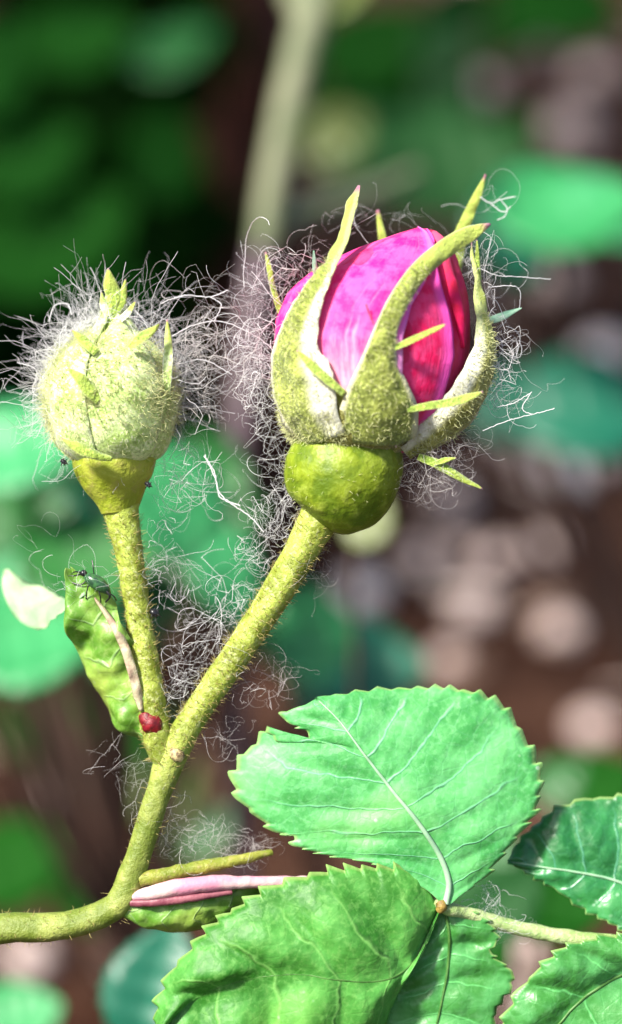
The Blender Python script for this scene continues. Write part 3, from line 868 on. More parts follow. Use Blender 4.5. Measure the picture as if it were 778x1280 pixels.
# uppermost leaflet, mint, with a nick in its tip
leaflet([(556, 1126, 20), (560, 1100, 22), (548, 1065, 26), (520, 1022, 30), (490, 985, 30), (455, 940, 28), (425, 900, 22), (396, 872, 14)],
        [(552, 1126, 20), (532, 1108, 22), (500, 1086, 22), (460, 1074, 20), (420, 1068, 16), (384, 1060, 14), (366, 1054, 12), (372, 1042, 12), (348, 1040, 8), (318, 1018, 2), (298, 998, 0), (292, 972, -4), (304, 944, -6), (322, 930, -6), (338, 908, -4), (346, 926, 0), (386, 926, 8), (390, 912, 10), (366, 905, 6), (356, 890, 4), (384, 880, 8), (396, 872, 12)],
        [(560, 1128, 20), (600, 1098, 10), (636, 1058, 0), (668, 1018, -8), (678, 982, -12), (668, 945, -14), (652, 915, -14), (632, 886, -16), (600, 868, -16), (560, 862, -14), (520, 862, -10), (470, 864, -4), (430, 868, 4), (396, 870, 12)],
        'leaf_mint', nt=(24, 24), tooth=8, quilt=4, seed=1.0, rib=4.2)
# big left leaflet
leaflet([(548, 1134, 2), (530, 1176, 8), (505, 1206, 24), (470, 1216, 44), (425, 1212, 58), (370, 1205, 60), (300, 1215, 58), (245, 1240, 52), (196, 1290, 44)],
        [(546, 1132, 0), (538, 1108, 6), (518, 1090, 18), (488, 1082, 30), (450, 1080, 40), (405, 1084, 42), (362, 1094, 44), (322, 1112, 46), (284, 1136, 46), (252, 1166, 46), (222, 1200, 44), (203, 1240, 42), (194, 1290, 42)],
        [(550, 1138, 0), (530, 1182, -2), (508, 1222, 0), (490, 1258, 2), (474, 1300, 8), (440, 1350, 20), (390, 1390, 30), (330, 1400, 38), (270, 1380, 42), (220, 1340, 42), (197, 1294, 42)],
        'leaf_fresh', nt=(20, 20), tooth=9, quilt=15, veins=5, seed=2.0, rib=2.4, ribmat='midrib_dark', ribd=-1.0, wav=6, bow=12)
# lower leaflet, partly behind the left one
leaflet([(556, 1136, -4), (562, 1170, -6), (560, 1215, -6), (550, 1265, -6), (536, 1330, -4), (520, 1400, -8)],
        [(550, 1136, -8), (536, 1170, -14), (516, 1210, -16), (496, 1250, -16), (480, 1290, -16), (480, 1340, -6), (500, 1380, -8), (518, 1400, -8)],
        [(560, 1134, -2), (590, 1140, 4), (612, 1156, 4), (624, 1174, 2), (612, 1186, 4), (612, 1196, 2), (628, 1206, 0), (640, 1216, -4), (640, 1236, -6), (622, 1262, -8), (612, 1300, -10), (590, 1350, -10), (550, 1390, -8), (522, 1401, -8)],
        'leaf_mid', nt=(14, 22), tooth=6, quilt=8, veins=6, seed=3.0, rib=2.2, ribmat='midrib_dark', wav=6)
# dark leaflet at the right edge
leaflet([(900, 1170, -30), (840, 1140, -32), (780, 1110, -36), (720, 1096, -42), (640, 1086, -50)],
        [(900, 1172, -30), (860, 1186, -26), (810, 1178, -26), (772, 1162, -30), (730, 1140, -36), (690, 1112, -44), (660, 1096, -48), (640, 1087, -50)],
        [(900, 1168, -30), (900, 1080, -44), (860, 1020, -50), (800, 1003, -54), (740, 1008, -56), (700, 1020, -58), (672, 1044, -60), (650, 1068, -56), (640, 1085, -50)],
        'leaf_dark', nt=(16, 18), tooth=5, quilt=8, veins=6, seed=4.0, rib=3.0, wav=6)
# folded leaflet in the lower right corner
leaflet([(905, 1210, -6), (850, 1208, 4), (790, 1214, 14), (740, 1236, 20), (700, 1270, 22), (660, 1330, 20), (640, 1400, 14)],
        [(905, 1206, -6), (860, 1180, 8), (800, 1168, 20), (750, 1168, 28), (706, 1176, 32), (672, 1200, 34), (644, 1236, 32), (624, 1278, 28), (615, 1330, 22), (636, 1400, 14)],
        [(905, 1214, -6), (900, 1290, 10), (860, 1350, 16), (780, 1390, 20), (700, 1410, 20), (642, 1402, 14)],
        'leaf_mid', nt=(20, 14), tooth=7, quilt=10, veins=6, seed=5.0, rib=3, ribmat='midrib_dark', wav=8, bow=10)
# leaf stalk and cane
mb = MB()
tube(mb, [(545, 1124, 14, 6), (556, 1133, 14, 8), (580, 1140, 0, 8), (620, 1155, -12, 9), (660, 1166, -16, 9.5), (712, 1176, -18, 10), (780, 1184, -20, 10), (850, 1190, -20, 11), (905, 1205, -20, 12), (960, 1250, -30, 14), (1010, 1330, -40, 16)], 90, 14, 1.5, 0.06, 3.3)
mb.build('leaf_stalk', M['leafstalk'], shoot)
mb = MB()
tube(mb, [(549, 1123, 22, 5), (551, 1129, 24, 6.5), (547, 1135, 22, 4)], 10, 10, 1.5, .2, 4)
mb.build('leaf_joint', mat_plain('joint_rust', (0.14, 0.09, 0.02), 0.6, (1500, .6, .0003), 0, (0.3, 0.2, 0.04), 900), shoot)
mb = MB()
tube(mb, [(1010, 1060, -50, 12), (1010, 1330, -40, 16), (1040, 2200, -250, 24), (1090, 3600, -600, 30), (1100, 5400, -1000, 34)], 60, 12, 2, 0.03, 4)
mb.build('cane', M['stem_low'], shoot)

# ------------------------------------------------------------------ insects
aph = pxthing('aphid', 'tiny green aphid with black legs clinging to the crumpled stipule tip', 'aphid', 125, 728, 20)
mb = MB()
tube(mb, [(108, 719, 20, 3), (114, 722, 22, 7), (124, 728, 23, 9), (133, 735, 22, 7), (140, 742, 20, 2)], 18, 14, 0.6, .2, 1)
mb.build('body', M['aphid'], aph)
mb = MB()
tube(mb, [(111, 717, 21, 2), (107, 716, 22, 4.5), (103, 717, 21, 2)], 8, 10)
mb.build('head', M['black'], aph)
for pts in ([(104, 717, 22, 1), (96, 719, 24, .8), (88, 719, 22, .4)], [(104, 715, 22, 1), (97, 714, 26, .8), (92, 717, 28, .4)]):
    mb = MB(); tube(mb, pts, 10, 6); mb.build('antenna', M['black'], aph)
for pts in ([(112, 722, 18, .9), (104, 730, 18, .8), (92, 728, 14, 1)], [(116, 724, 24, .9), (112, 736, 26, .8), (110, 748, 20, 1)],
            [(124, 730, 24, .9), (128, 744, 26, .8), (128, 752, 18, 1)], [(132, 734, 24, 1.5), (140, 744, 26, 1.5), (134, 752, 18, 1.2)],
            [(134, 738, 22, .9), (144, 744, 22, .9), (147, 750, 16, 1)], [(120, 722, 18, .9), (119, 710, 20, .8), (117, 700, 16, 1)]):
    mb = MB(); tube(mb, pts, 12, 6); mb.build('leg', M['black'], aph)

def mite(x, y, d, s, label):
    t = pxthing('beetle', label, 'beetle', x, y, d)
    mb = MB(); tube(mb, [(x - 5 * s, y, d, 1), (x - 2 * s, y - 1, d, 4 * s), (x + 3 * s, y + 1, d, 4 * s), (x + 6 * s, y + 2, d, 1)], 12, 10, .5, .3)
    mb.build('body', M['black'], t)
    for sx, sy in ((-3, -5), (1, -6), (5, -4), (-3, 6), (2, 6), (6, 4)):
        mb = MB(); tube(mb, [(x + sx * .4, y, d, .8), (x + sx * s, y + sy * .7 * s, d + 3, .7), (x + sx * 1.3 * s, y + sy * s * 1.1, d - 2, .5)], 6, 5)
        mb.build('leg', M['black'], t)
mite(193, 766, 6, 1.1, 'tiny black beetle on the side of the small bud stalk')
mite(187, 606, 26, 0.7, 'tiny black speck of a beetle on the swollen base of the small bud')
mite(83, 578, 30, 0.7, 'tiny black beetle caught in the threads beside the lowest sepal lobe of the small bud')

# ------------------------------------------------------------------ white fluff: one tangle per place
def tangle(name_label, clouds, mat='fluff', cat='fluff'):
    """clouds rows: x, y, d, rx, ry, rd, count, length, radius, curl"""
    mb = MB()
    for (x, y, d, rx, ry, rd, cnt, ln, rad, curl) in clouds:
        cnt = int(cnt * .58)
        a = unit(rng.normal(size=(cnt, 3))) * (rng.uniform(0, 1, (cnt, 1)) ** 0.5)
        c0 = np.array([x, y, d]); R = np.array([rx, ry, rd])
        roots = c0 + a * R
        pull = lambda p, c0=c0, R=R: np.where(((((p - c0) / R) ** 2).sum(1) > 1.0)[:, None], unit(c0 - p) * 2.2, 0)
        strands(mb, roots, rng.normal(size=(cnt, 3)), ln * rng.uniform(.5, 1.9, cnt), rad * (.12 + .34 * rng.uniform(0, 1, cnt) ** 3), 18, curl * .30, pull, taper=False, kink=.22)
    o = mb.build('fluff', M[mat])
    tag(o, name_label, cat, 'white fluff caught on the rose', 'stuff')
    return o

def halo(label, shells, mat='fluff'):
    """shells rows: cx, cy, cd, rx, ry, angle lo, hi (deg in the picture, 0 right, 90 up), count, length, radius, curl"""
    mb = MB()
    for (cx, cy, cd_, rx, ry, a0, a1, cnt, ln, rad, curl) in shells:
        cnt = int(cnt * .85)
        a = np.radians(rng.uniform(a0, a1, cnt)); b = rng.normal(-0.25, 0.35, cnt)
        d = np.stack([np.cos(a) * np.cos(b), -np.sin(a) * np.cos(b), np.sin(b)], 1)
        roots = np.array([cx, cy, cd_]) + d * [rx, ry, rx]
        tang = np.stack([np.sin(a), np.cos(a), a * 0], 1) * rng.choice([-1, 1], (cnt, 1))
        strands(mb, roots, unit(d * .55 + tang * 1.0 + rng.normal(size=d.shape) * .5), ln * rng.uniform(.4, 1.6, cnt), rad * (.12 + .34 * rng.uniform(0, 1, cnt) ** 3), 18, curl * .30, taper=False, kink=.22)
    o = mb.build('fluff', M[mat])
    tag(o, label, 'fluff', 'white fluff caught on the rose', 'stuff')
    return o

halo('thick white silky fluff wrapped round the small closed bud',
     [(134, 500, 0, 74, 84, 140, 215, 300, 36, 0.9, 0.9), (138, 485, -8, 76, 90, 80, 215, 620, 75, 0.9, 0.62), (138, 490, -8, 80, 92, 95, 200, 500, 40, 0.8, 0.7),
      (140, 480, -8, 76, 80, -40, 75, 420, 80, 0.85, 0.62), (140, 560, -5, 58, 30, 180, 360, 120, 45, 0.7, .55)])
tangle('loose crinkled threads bridging the gap between the two buds',
       [(240, 440, -5, 44, 50, 34, 110, 75, 0.9, 0.6), (255, 380, -10, 50, 26, 24, 34, 80, 0.9, 0.5), (240, 500, -6, 36, 30, 28, 60, 60, 0.8, 0.6), (275, 430, -4, 40, 46, 30, 36, 80, 0.9, .6)], 'fluff_dim')
tangle('dense white tangle against the left side of the large bud',
       [(322, 440, 10, 26, 66, 34, 190, 60, 1.0, 0.75), (328, 480, 16, 20, 44, 30, 120, 46, 1.0, 0.85), (320, 350, 0, 34, 46, 24, 70, 70, 0.9, 0.65), (340, 530, 8, 18, 40, 24, 60, 50, 0.8, 0.7), (346, 580, 6, 14, 44, 24, 50, 50, 0.7, .6)])
tangle('dark crinkled threads between the left sepals above the magenta petal', [(370, 340, 0, 38, 34, 22, 60, 70, 0.85, .6), (405, 318, -10, 30, 26, 22, 24, 60, .7, .5)], 'fluff_dim')
tangle('curly white threads beside the right sepal of the large bud',
       [(632, 430, 16, 22, 40, 22, 60, 60, 1.1, 0.75), (620, 480, 20, 26, 28, 22, 90, 40, 0.8, 0.7), (612, 350, 0, 28, 50, 24, 50, 60, .7, .6), (640, 500, 16, 24, 14, 16, 22, 50, .8, .4), (622, 240, -50, 22, 18, 14, 10, 70, .8, .7), (590, 320, -20, 16, 40, 22, 50, 40, .7, .6)])
tangle('short wispy threads hanging under the right sepal lobe of the large bud', [(545, 590, 50, 40, 34, 26, 120, 45, 0.6, 0.5), (512, 600, 30, 24, 40, 26, 60, 50, .55, .5), (580, 560, 40, 36, 16, 22, 40, 40, .6, .4)], 'fluff_dim')
tangle('fine pale threads reaching over the tip of the magenta petal', [(455, 265, -60, 40, 24, 20, 22, 70, .65, .4), (520, 262, -60, 60, 18, 20, 16, 60, .6, .5)])
tangle('grey web of threads stretched between the two stalks above the fork',
       [(262, 800, 0, 44, 50, 22, 90, 60, .75, .25), (225, 850, 0, 24, 50, 20, 90, 50, .75, .25), (240, 740, -6, 50, 46, 22, 50, 60, .7, .5), (300, 745, -4, 36, 30, 22, 60, 45, .8, .5), (205, 700, -6, 22, 60, 20, 70, 40, .7, .5)])
tangle('white threads tangled at the neck of the large bud stalk', [(340, 650, 4, 34, 34, 24, 110, 46, .8, .75), (318, 690, 4, 26, 20, 20, 60, 40, .9, .7), (350, 610, 4, 16, 40, 20, 50, 50, .7, .6)])
tangle('mint lit wisps drooping below the small bud towards its stalk', [(225, 600, -6, 42, 40, 24, 90, 60, .7, .4), (262, 600, -4, 30, 50, 20, 30, 70, .7, .5)])
tangle('thin threads crossing over the crumpled stipule tip', [(110, 725, 10, 44, 24, 24, 36, 55, .6, .4), (60, 690, 0, 50, 30, 20, 12, 60, .5, .4)])
tangle('short fuzz trailing on the right of the large bud stalk', [(330, 850, 0, 40, 34, 22, 70, 45, .6, .4), (385, 700, 4, 34, 36, 22, 60, 45, .5, .5), (280, 920, 0, 36, 26, 20, 40, 40, .5, .5)], 'fluff_dim')
tangle('faint grey web above the pink leaf stalk at the lower fork', [(240, 1050, -8, 50, 36, 22, 120, 45, .5, .5), (310, 1065, -20, 40, 26, 22, 90, 40, .5, .5), (190, 1010, 0, 36, 60, 22, 50, 40, .45, .5), (150, 960, -6, 40, 40, 20, 40, 50, .4, .5)], 'fluff_dim')
tangle('small white wisp behind the joint of the leaflets', [(612, 1130, -14, 20, 32, 12, 60, 36, .7, .6), (640, 1160, -8, 40, 10, 12, 50, 30, .5, .5)])

# long single threads, each drawn where it hangs
def long_thread(paths, label, rad=1.0, mat='fluff'):
    mb = MB()
    for p in paths:
        c = spline(np.array(p, float), 40)
        c += rng.normal(size=c.shape) * .3
        threads(mb, c[None], np.array([rad * .6]), 5, False)
    o = mb.build('thread', M[mat]); tag(o, label, 'thread', 'long threads hanging on the rose')
long_thread([[(255, 570, 0), (268, 590, 0), (274, 615, 2), (290, 630, 4), (312, 645, 4), (330, 665, 6)], [(256, 568, 0), (270, 600, 2), (276, 622, 2), (300, 632, 6)]], 'bright thread sagging between the small bud and the neck of the large bud', 1.3)
long_thread([[(604, 235, -62), (618, 244, -60), (632, 240, -60), (650, 236, -60)], [(632, 240, -60), (640, 252, -60), (636, 262, -58), (628, 266, -60)], [(618, 244, -60), (634, 256, -56), (644, 250, -54)]], 'kinked white thread curling off the tallest back sepal', 1.0)
long_thread([[(600, 336, 4), (620, 344, 4), (650, 346, 0), (690, 348, -6)], [(610, 360, 10), (640, 358, 8), (650, 366, 6), (649, 386, 6)]], 'straight white thread reaching right from the narrow tip of the right sepal', 0.8)
long_thread([[(600, 540, 40), (630, 528, 36), (660, 520, 30), (690, 512, 30)], [(620, 510, 30), (640, 505, 30), (662, 492, 30)], [(660, 494, 30), (650, 512, 30), (662, 520, 30)]], 'branched white thread in front of the blurred dark leaf', 0.9)
long_thread([[(200, 378, -10), (230, 368, -10), (262, 370, -8), (285, 362, -6)], [(262, 370, -8), (276, 380, -8), (268, 400, -8)], [(215, 420, 0), (245, 405, -2), (280, 402, -4), (320, 420, -2), (345, 440, 0)], [(222, 455, 0), (255, 450, 0), (290, 468, 0)]], 'crinkled thread strung across the dark gap from the small bud', 1.0)
long_thread([[(20, 452, -10), (44, 462, -10), (40, 490, -10), (62, 500, -10)], [(58, 400, -20), (66, 380, -20), (82, 378, -20), (88, 392, -18)]], 'bright looped threads on the outer left of the small bud', 1.0)

# ------------------------------------------------------------------ background
# a rose cane standing behind, out of focus
D1 = 0.42
cane = thing('rose_cane', 'tall pale green grey rose cane standing blurred behind the buds', 'rose cane', ground_at(300, 2300) if False else B(290, 1000, D1) * [1, 1, 0])
mb = MB()
s = PX * D1 / D0
wtube(mb, [(*B(425, -120, D1), 20 * s), (*B(405, -30, D1), 22 * s), (*B(388, 30, D1), 24 * s), (*B(362, 130, D1), 21 * s), (*B(342, 230, D1), 19 * s), (*B(330, 310, D1), 17 * s)], 40, 14)
mb.build('cane', M['cane'], cane, world=True)
mb = MB()
g = cane['_o']
wtube(mb, [(*B(330, 308, D1), 16.8 * s), (*B(312, 420, D1), 16 * s), (*B(298, 560, D1), 15 * s), (*B(294, 700, D1), 14 * s), (*B(300, 1000, D1), 14 * s), (g[0] + .01, g[1], g[2] - .01, 14 * s)], 50, 14)
tag(mb.build('cane_base', M['cane_low'], cane, world=True), 'purple grey lower part of the cane')
mb = MB()
wtube(mb, [(*B(388, 30, D1), 17 * s), (*B(368, 0, D1), 14 * s), (*B(350, -40, D1), 11 * s)], 12, 10)
mb.build('side_shoot', M['cane'], cane, world=True)
mb = MB()
wtube(mb, [(*B(335, 285, D1), 14 * s), (*B(400, 262, D1 + .02), 15 * s), (*B(455, 245, D1 + .04), 14 * s), (*B(520, 215, D1 + .06), 9 * s)], 16, 10)
mb.build('side_shoot', M['cane'], cane, world=True)
put_leaf(cane, B(392, 20, D1), RT * .8 + UP * .6, -FW + UP, 0.016, 'olive', 0)

# leafy plants behind, each leaf where the blurred green shapes are
plant('rose_bush', 'mint green leafy bush filling the gap behind the small bud stalk', 'bush', (0.0, 0.02), [
    (30, 560, .36, 20, 190, 'mint', .7, 0), (-30, 650, .38, 70, 170, 'green', .3, 2), (60, 655, .40, 10, 150, 'teal', .3, 0), (110, 705, .36, 0, 170, 'green', .6, 2),
    (40, 800, .35, 10, 190, 'mint', .8, 2), (222, 640, .36, -50, 190, 'mint', .7, 0), (150, 790, .38, 60, 120, 'mint', .5, 0),
    (200, 720, .37, 30, 120, 'green', .6, 2), (285, 725, .35, -60, 130, 'mint', .8, 0), (160, 620, .42, 20, 160, 'green', .5, 2), (5, 740, .37, 80, 120, 'mint', .6, 0)] + [(random.uniform(-10, 320), random.uniform(540, 830), random.uniform(.37, .44), random.uniform(0, 180), random.uniform(50, 90), random.choice(['green', 'mint', 'wood', 'shade', 'green']), random.uniform(.1, .8)) for _ in range(26)], 'far_bark', .0018)
plant('seedling', 'low green seedling with two blurred teal leaves above the serrated mint leaflet', 'seedling', (0, 0.02), [
    (385, 790, .40, 100, 130, 'mint', .7, 2), (445, 835, .42, -5, 175, 'teal', .6, 2), (420, 870, .42, 10, 120, 'teal', .4, 0)], 'far_bark', .002)
plant('leafy_sapling', 'bright mint leafed sapling blurred at the right edge behind the large bud', 'sapling', (0.05, 0.03), [
    (700, 262, .46, 2, 210, 'mint', .8, 2), (770, 270, .46, 0, 170, 'mint', .7, 0), (640, 300, .50, -60, 130, 'teal', .1, 0), (740, 512, .48, 3, 210, 'teal', .5, 0), (660, 512, .50, 5, 150, 'teal', .4, 0)], 'far_bark', .0022)
plant('olive_shrub', 'hazy green shrub blurred above the tip of the large bud', 'shrub', (0.0, 0.05), [
    (560, 205, .75, 5, 200, 'wood', .5, 2), (470, 190, .75, 0, 150, 'wood', .2, 0), (420, 170, .72, 40, 100, 'olive', .1, 0), (600, 230, .78, -10, 120, 'teal', .4, 0), (500, 225, .74, 10, 130, 'wood', .4, 0),
    (560, 60, 1.0, 60, 100, 'wood', .1, 0), (700, 5, 1.1, 0, 180, 'shade', .4, 0), (560, 110, 1.0, 90, 100, 'wood', .5, 0), (470, 60, 1.1, 30, 160, 'shade', .5, 2), (430, 120, 1.1, 80, 150, 'shade', .5, 0), (520, 140, 1.1, 0, 150, 'shade', .5, 0), (620, 180, 1.1, 20, 130, 'shade', .5, 2), (600, 30, 1.2, -20, 150, 'shade', .5, 2)], 'far_bark', .003)
plant('ground_plant', 'dark teal leaves low behind the folded leaflet and the pink leaf stalk', 'plant', (0, 0.01), [
    (195, 1235, .27, 75, 170, 'teal', .6, 0), (20, 1275, .33, 10, 120, 'mint', .7, 2), (245, 1290, .28, 60, 120, 'teal', .5, 2)], 'far_bark', .0012)
plant('moss_plant', 'dim green leaves low in the gap right of the upper leaflet', 'plant', (0, 0.01), [
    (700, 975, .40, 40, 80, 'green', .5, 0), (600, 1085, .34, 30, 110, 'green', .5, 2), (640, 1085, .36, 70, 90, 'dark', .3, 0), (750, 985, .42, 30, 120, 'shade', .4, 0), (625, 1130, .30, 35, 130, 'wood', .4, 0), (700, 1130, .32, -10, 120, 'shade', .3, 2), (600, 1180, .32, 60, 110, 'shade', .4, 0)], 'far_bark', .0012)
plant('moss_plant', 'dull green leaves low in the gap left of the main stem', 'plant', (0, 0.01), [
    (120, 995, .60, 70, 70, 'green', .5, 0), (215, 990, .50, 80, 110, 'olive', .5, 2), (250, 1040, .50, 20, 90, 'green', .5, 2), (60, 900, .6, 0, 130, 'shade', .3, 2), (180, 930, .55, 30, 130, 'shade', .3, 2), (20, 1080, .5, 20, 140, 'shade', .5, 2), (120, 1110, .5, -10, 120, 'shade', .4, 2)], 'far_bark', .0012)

# dark thicket behind on the left: three bushes, crowns mixed of many leaves
def thicket(label, cx0, cx1, dist, top_py, n, kinds, lead):
    base = B((cx0 + cx1) / 2, 700, dist); base[2] = 0
    t = thing('evergreen_bush', label, 'bush', base, 'dark bushes behind the roses')
    mb = MB()
    for q in range(7):
        px = cx0 + (cx1 - cx0) * (q + .5) / 7
        a = B(px, top_py + 60, dist + .12); b0 = np.array([a[0] * .9 + base[0] * .1, a[1], 0])
        wtube(mb, [(*b0, .008), (*((a + b0) / 2 + np.array([.02, 0, 0])), .006), (*a, .003)], 12, 6)
    mb.build('trunk', M['far_bark'], t, world=True)
    for i in range(n):
        px = random.uniform(cx0, cx1); py = random.uniform(top_py, 900)
        dd = dist + random.uniform(-.04, .22)
        p = B(px, py, dd)
        if p[2] < 0.02: continue
        yd = Vector((random.uniform(-1, 1), random.uniform(-.5, .3), random.uniform(-1, .5)))
        put_leaf(t, p, yd, Vector((random.uniform(-.4, .4), -1, random.uniform(.1, .9))), random.uniform(.03, .055), random.choice(kinds))
    for (px, py, ang, ln, kd, tilt) in lead:
        d = math.radians(ang); yd = RT * math.cos(d) + UP * math.sin(d)
        s = ln * PX * (dist - .1) / D0
        put_leaf(t, B(px, py, dist - .1) - yd * s / 2, yd, -FW * math.cos(tilt) + UP * math.sin(tilt), s, kd, 2)
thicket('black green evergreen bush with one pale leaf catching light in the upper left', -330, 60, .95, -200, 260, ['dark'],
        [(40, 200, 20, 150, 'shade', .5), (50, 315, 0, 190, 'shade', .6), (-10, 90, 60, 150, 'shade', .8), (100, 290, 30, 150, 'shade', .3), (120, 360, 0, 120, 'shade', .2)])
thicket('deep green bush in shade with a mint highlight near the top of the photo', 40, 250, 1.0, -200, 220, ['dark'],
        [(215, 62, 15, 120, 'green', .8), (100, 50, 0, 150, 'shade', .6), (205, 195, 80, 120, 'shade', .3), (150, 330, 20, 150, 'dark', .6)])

# unseen tree added left of the frame so its crown shades soil and thicket
shade = thing('added_shade_tree', 'unseen broadleaf tree added to shade the soil behind the roses', 'tree', np.array([-1.75, 0.95, 0.0]))
mb = MB()
wtube(mb, [(-1.75, .95, -.05, .10), (-1.72, .93, .6, .08), (-1.66, .90, 1.4, .065), (-1.55, .85, 2.1, .045), (-1.5, .80, 2.8, .02)], 30, 14)
for q in range(7):
    an = q * .9
    wtube(mb, [(-1.64, .89, 1.5 + q * .12, .035), (-1.6 + .5 * math.cos(an), .85 + .5 * math.sin(an), 1.8 + q * .12, .022), (-1.5 + 1.0 * math.cos(an), .80 + 1.0 * math.sin(an), 2.0 + q * .12, .008)], 12, 8)
mb.build('trunk', M['far_bark'], shade, world=True)
V = []; F = []; UVs = []
for i in range(1300):
    while True:
        d = Vector((random.uniform(-1, 1), random.uniform(-1, 1), random.uniform(-1, 1)))
        if d.length < 1 and noise.noise(d * 2.3) > -.28: break
    p = Vector((-1.45 + d.x * 1.2, .86 + d.y * 1.2, 2.35 + d.z * .65))
    ax = Vector((random.uniform(-1, 1), random.uniform(-1, 1), random.uniform(-.5, .2))).normalized()
    up_ = Vector((random.uniform(-.5, .5), random.uniform(-.5, .5), 1)).normalized()
    sx = ax.cross(up_).normalized(); L = random.uniform(.08, .13); W = L * .3
    n0 = len(V)
    for t, w, h in ((0, 0, 0), (.3, -W, .01), (.7, -W * .8, .0), (1, 0, -.02), (.7, W * .8, .0), (.3, W, .01)):
        V.append(tuple(p + ax * (t * L) + sx * w + up_ * h))
        UVs.append((t, w / W))
    F.append([n0 + j for j in range(6)])
mb = MB(); mb.add(V, F, UVs)
mb.build('crown', M['far_green'], shade, world=True)['kind'] = 'stuff'

# broad trunk-brown stump of an old tree showing between bush and cane
tr = thing('tree_trunk', 'dark reddish brown tree trunk blurred between the green bush and the cane', 'tree', np.array([*(B(285, 600, 1.25)[:2]), 0.0]))
mb = MB(); q = tr['_o']
k = PX * 1.25 / D0
wtube(mb, [(q[0], q[1], -.05, 110 * k), (q[0], q[1], .15, 85 * k), (q[0] + .01, q[1], .5, 76 * k), (q[0], q[1] + .02, 1.2, 70 * k), (q[0] - .05, q[1], 2.4, 56 * k)], 30, 18)
M['trunk'] = mat_plain('trunk_red_brown', (0.04, 0.010, 0.005), 0.95, (60, 1.0, 0.01), 0, (0.13, 0.035, 0.014), 12)
mb.build('trunk', M['trunk'], tr, world=True)

# pale stones and fallen petals lying on the soil
M['stone'] = mat_plain('pale_pink_stone', (0.70, 0.58, 0.55), 0.6, (150, .5, .002), 0, (0.80, 0.74, 0.72), 60)
M['stone_dim'] = mat_plain('dull_stone', (0.42, 0.30, 0.26), 0.75, (150, .5, .002), 0, (0.62, 0.50, 0.46), 60)
def stone(px, py, rpx, mat, label):
    g = ground_at(px, py); depth = np.dot(g - CAM, FW)
    r = rpx * PX * depth / D0
    c = np.array([g[0], g[1], ground_h(g[0], g[1]) + r * .45])
    mb = MB(); nu, nv = 14, 18; V = []
    sd_ = random.uniform(0, 50)
    for i in range(nu + 1):
        ph = math.pi * i / nu
        for j in range(nv):
            th = 2 * math.pi * j / nv
            d = Vector((math.sin(ph) * math.cos(th), math.sin(ph) * math.sin(th), math.cos(ph)))
            e = 1 + .22 * noise.noise(d * 1.6 + Vector((sd_, 0, 0)))
            V.append(c + np.array([d.x * e, d.y * e, d.z * e * .8]) * r)
    F = [(i * nv + j, (i + 1) * nv + j, (i + 1) * nv + (j + 1) % nv, i * nv + (j + 1) % nv) for i in range(nu) for j in range(nv)]
    mb.add(V, F)
    tag(mb.build('stone', M[mat], world=True), label, 'stone', 'pale stones on the soil')
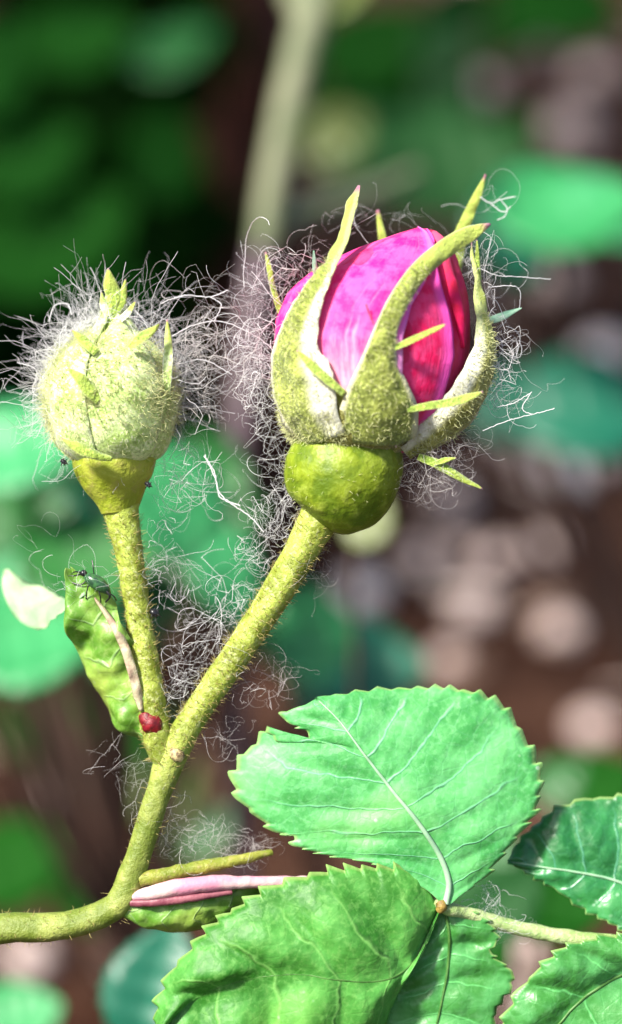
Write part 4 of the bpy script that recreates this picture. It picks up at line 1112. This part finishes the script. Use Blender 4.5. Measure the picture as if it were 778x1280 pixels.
for px, py, r, mt, lb in (
    (450, 757, 30, 'stone', 'bright round pinkish white stone in the gap between hip and mint leaf'),
    (520, 703, 26, 'stone_dim', 'dull round stone just up and right of the brightest lone stone'),
    (575, 692, 20, 'stone_dim', 'small brown stone touching the right of a dull round one'),
    (708, 605, 36, 'stone', 'big bright lilac white stone below the teal leaf at right'),
    (672, 590, 24, 'stone_dim', 'pinkish stone hugging the left of the big lilac white one'),
    (748, 585, 26, 'stone_dim', 'dull stone between the big lilac white stone and the right edge'),
    (626, 566, 28, 'stone_dim', 'greyish pink stone under the tip of the forked thread'),
    (560, 640, 30, 'stone_dim', 'dim mauve stone below the right sepal lobe'),
    (752, 465, 34, 'stone', 'large pale pink stone at the right edge above the teal leaf'),
    (690, 372, 30, 'stone_dim', 'grey stone under the bright mint sapling leaf'),
    (712, 182, 34, 'stone_dim', 'rosy stone above the mint sapling leaf'),
    (655, 78, 38, 'stone_dim', 'wide rosy stone at the upper right'),
    (742, 110, 26, 'stone_dim', 'small mauve stone right of the wide rosy one'),
    (600, 130, 24, 'stone_dim', 'dim brown stone left of the rosy stones'),
    (690, 40, 24, 'stone_dim', 'dim stone at the top edge near the corner'),
    (90, 1010, 34, 'stone_dim', 'grey stone low at the left behind the main stem'),
    (100, 1072, 24, 'stone_dim', 'tan stone just under the grey one at lower left'),
    (40, 1225, 32, 'stone_dim', 'beige grey stone near the lower left corner'),
    (620, 705, 26, 'stone_dim', 'faint mauve stone in the middle of the brown soil'),
    (680, 690, 24, 'stone_dim', 'faint grey stone right of the middle of the soil'),
    (590, 780, 26, 'stone_dim', 'faint tan stone low on the brown soil'),
    (700, 800, 28, 'stone_dim', 'faint greyish stone on the soil near the right edge'),
    (560, 850, 22, 'stone_dim', 'faint grey stone just above the mint leaflet margin'),
    (740, 930, 26, 'stone_dim', 'dim pinkish stone right of the mint leaflet'),
    (662, 1196, 20, 'stone_dim', 'pinkish brown stone seen through the gap under the leaf stalk')):
    stone(px, py, r, mt, lb)
# pale bud of a lower plant peeping out behind the hip
plant('young_bud', 'pale yellow green young leaf peeping out behind the hip', 'plant', (0, .02), [(462, 650, .32, 60, 80, 'olive', .9, 2)], 'far_bark', .0012)

# leaf litter and crumbs on the soil, uncountable
mb = MB()
nl = 7500
for i in range(nl):
    x = random.uniform(-1.4, 1.4); y = random.uniform(.35, 3.6)
    if abs(x) > .12 + y * .24: continue
    z = ground_h(x, y)
    a = random.uniform(0, 6.28); L = random.uniform(.006, .022); W = L * random.uniform(.25, .6)
    t = random.uniform(-.5, .5); h = random.uniform(.001, .006)
    ca, sa = math.cos(a), math.sin(a)
    pts = [(-L, 0, h * .4), (-.3 * L, -W, h), (.4 * L, -.8 * W, h * 1.6), (L, 0, h * (1.2 + t)), (.4 * L, .8 * W, h * 1.3), (-.3 * L, W, h * .8)]
    V = [(x + ca * p - sa * q, y + sa * p + ca * q, z + r + .002) for p, q, r in pts]
    V.append((x, y, z + h + .003))
    mb.add(V, [(j, (j + 1) % 6, 6) for j in range(6)], [(random.random(), 0)] * 7 if False else np.tile([random.random(), 0], (7, 1)))
k = N('dry_litter')
u, v, _ = k.uv()
cr = k.n('ValToRGB'); k.l(u, cr.inputs[0])
cr.color_ramp.elements[0].color = (0.016, 0.006, 0.004, 1); cr.color_ramp.elements[1].color = (0.75, 0.62, 0.55, 1)
e = cr.color_ramp.elements.new(.93); e.color = (0.30, 0.20, 0.15, 1)
e = cr.color_ramp.elements.new(.45); e.color = (0.045, 0.017, 0.009, 1)
e = cr.color_ramp.elements.new(.8); e.color = (0.10, 0.048, 0.030, 1)
k.l(cr.outputs[0], k.b.inputs['Base Color']); k.b.inputs['Roughness'].default_value = .8; k.b.inputs['Specular IOR Level'].default_value = .2
o = mb.build('leaf_litter', k.m, world=True, smooth=False)
tag(o, 'brown and pinkish dry leaf litter scattered over the soil', 'leaf litter', None, 'stuff')

for o in bpy.data.objects:
    if '_o' in o: del o['_o']
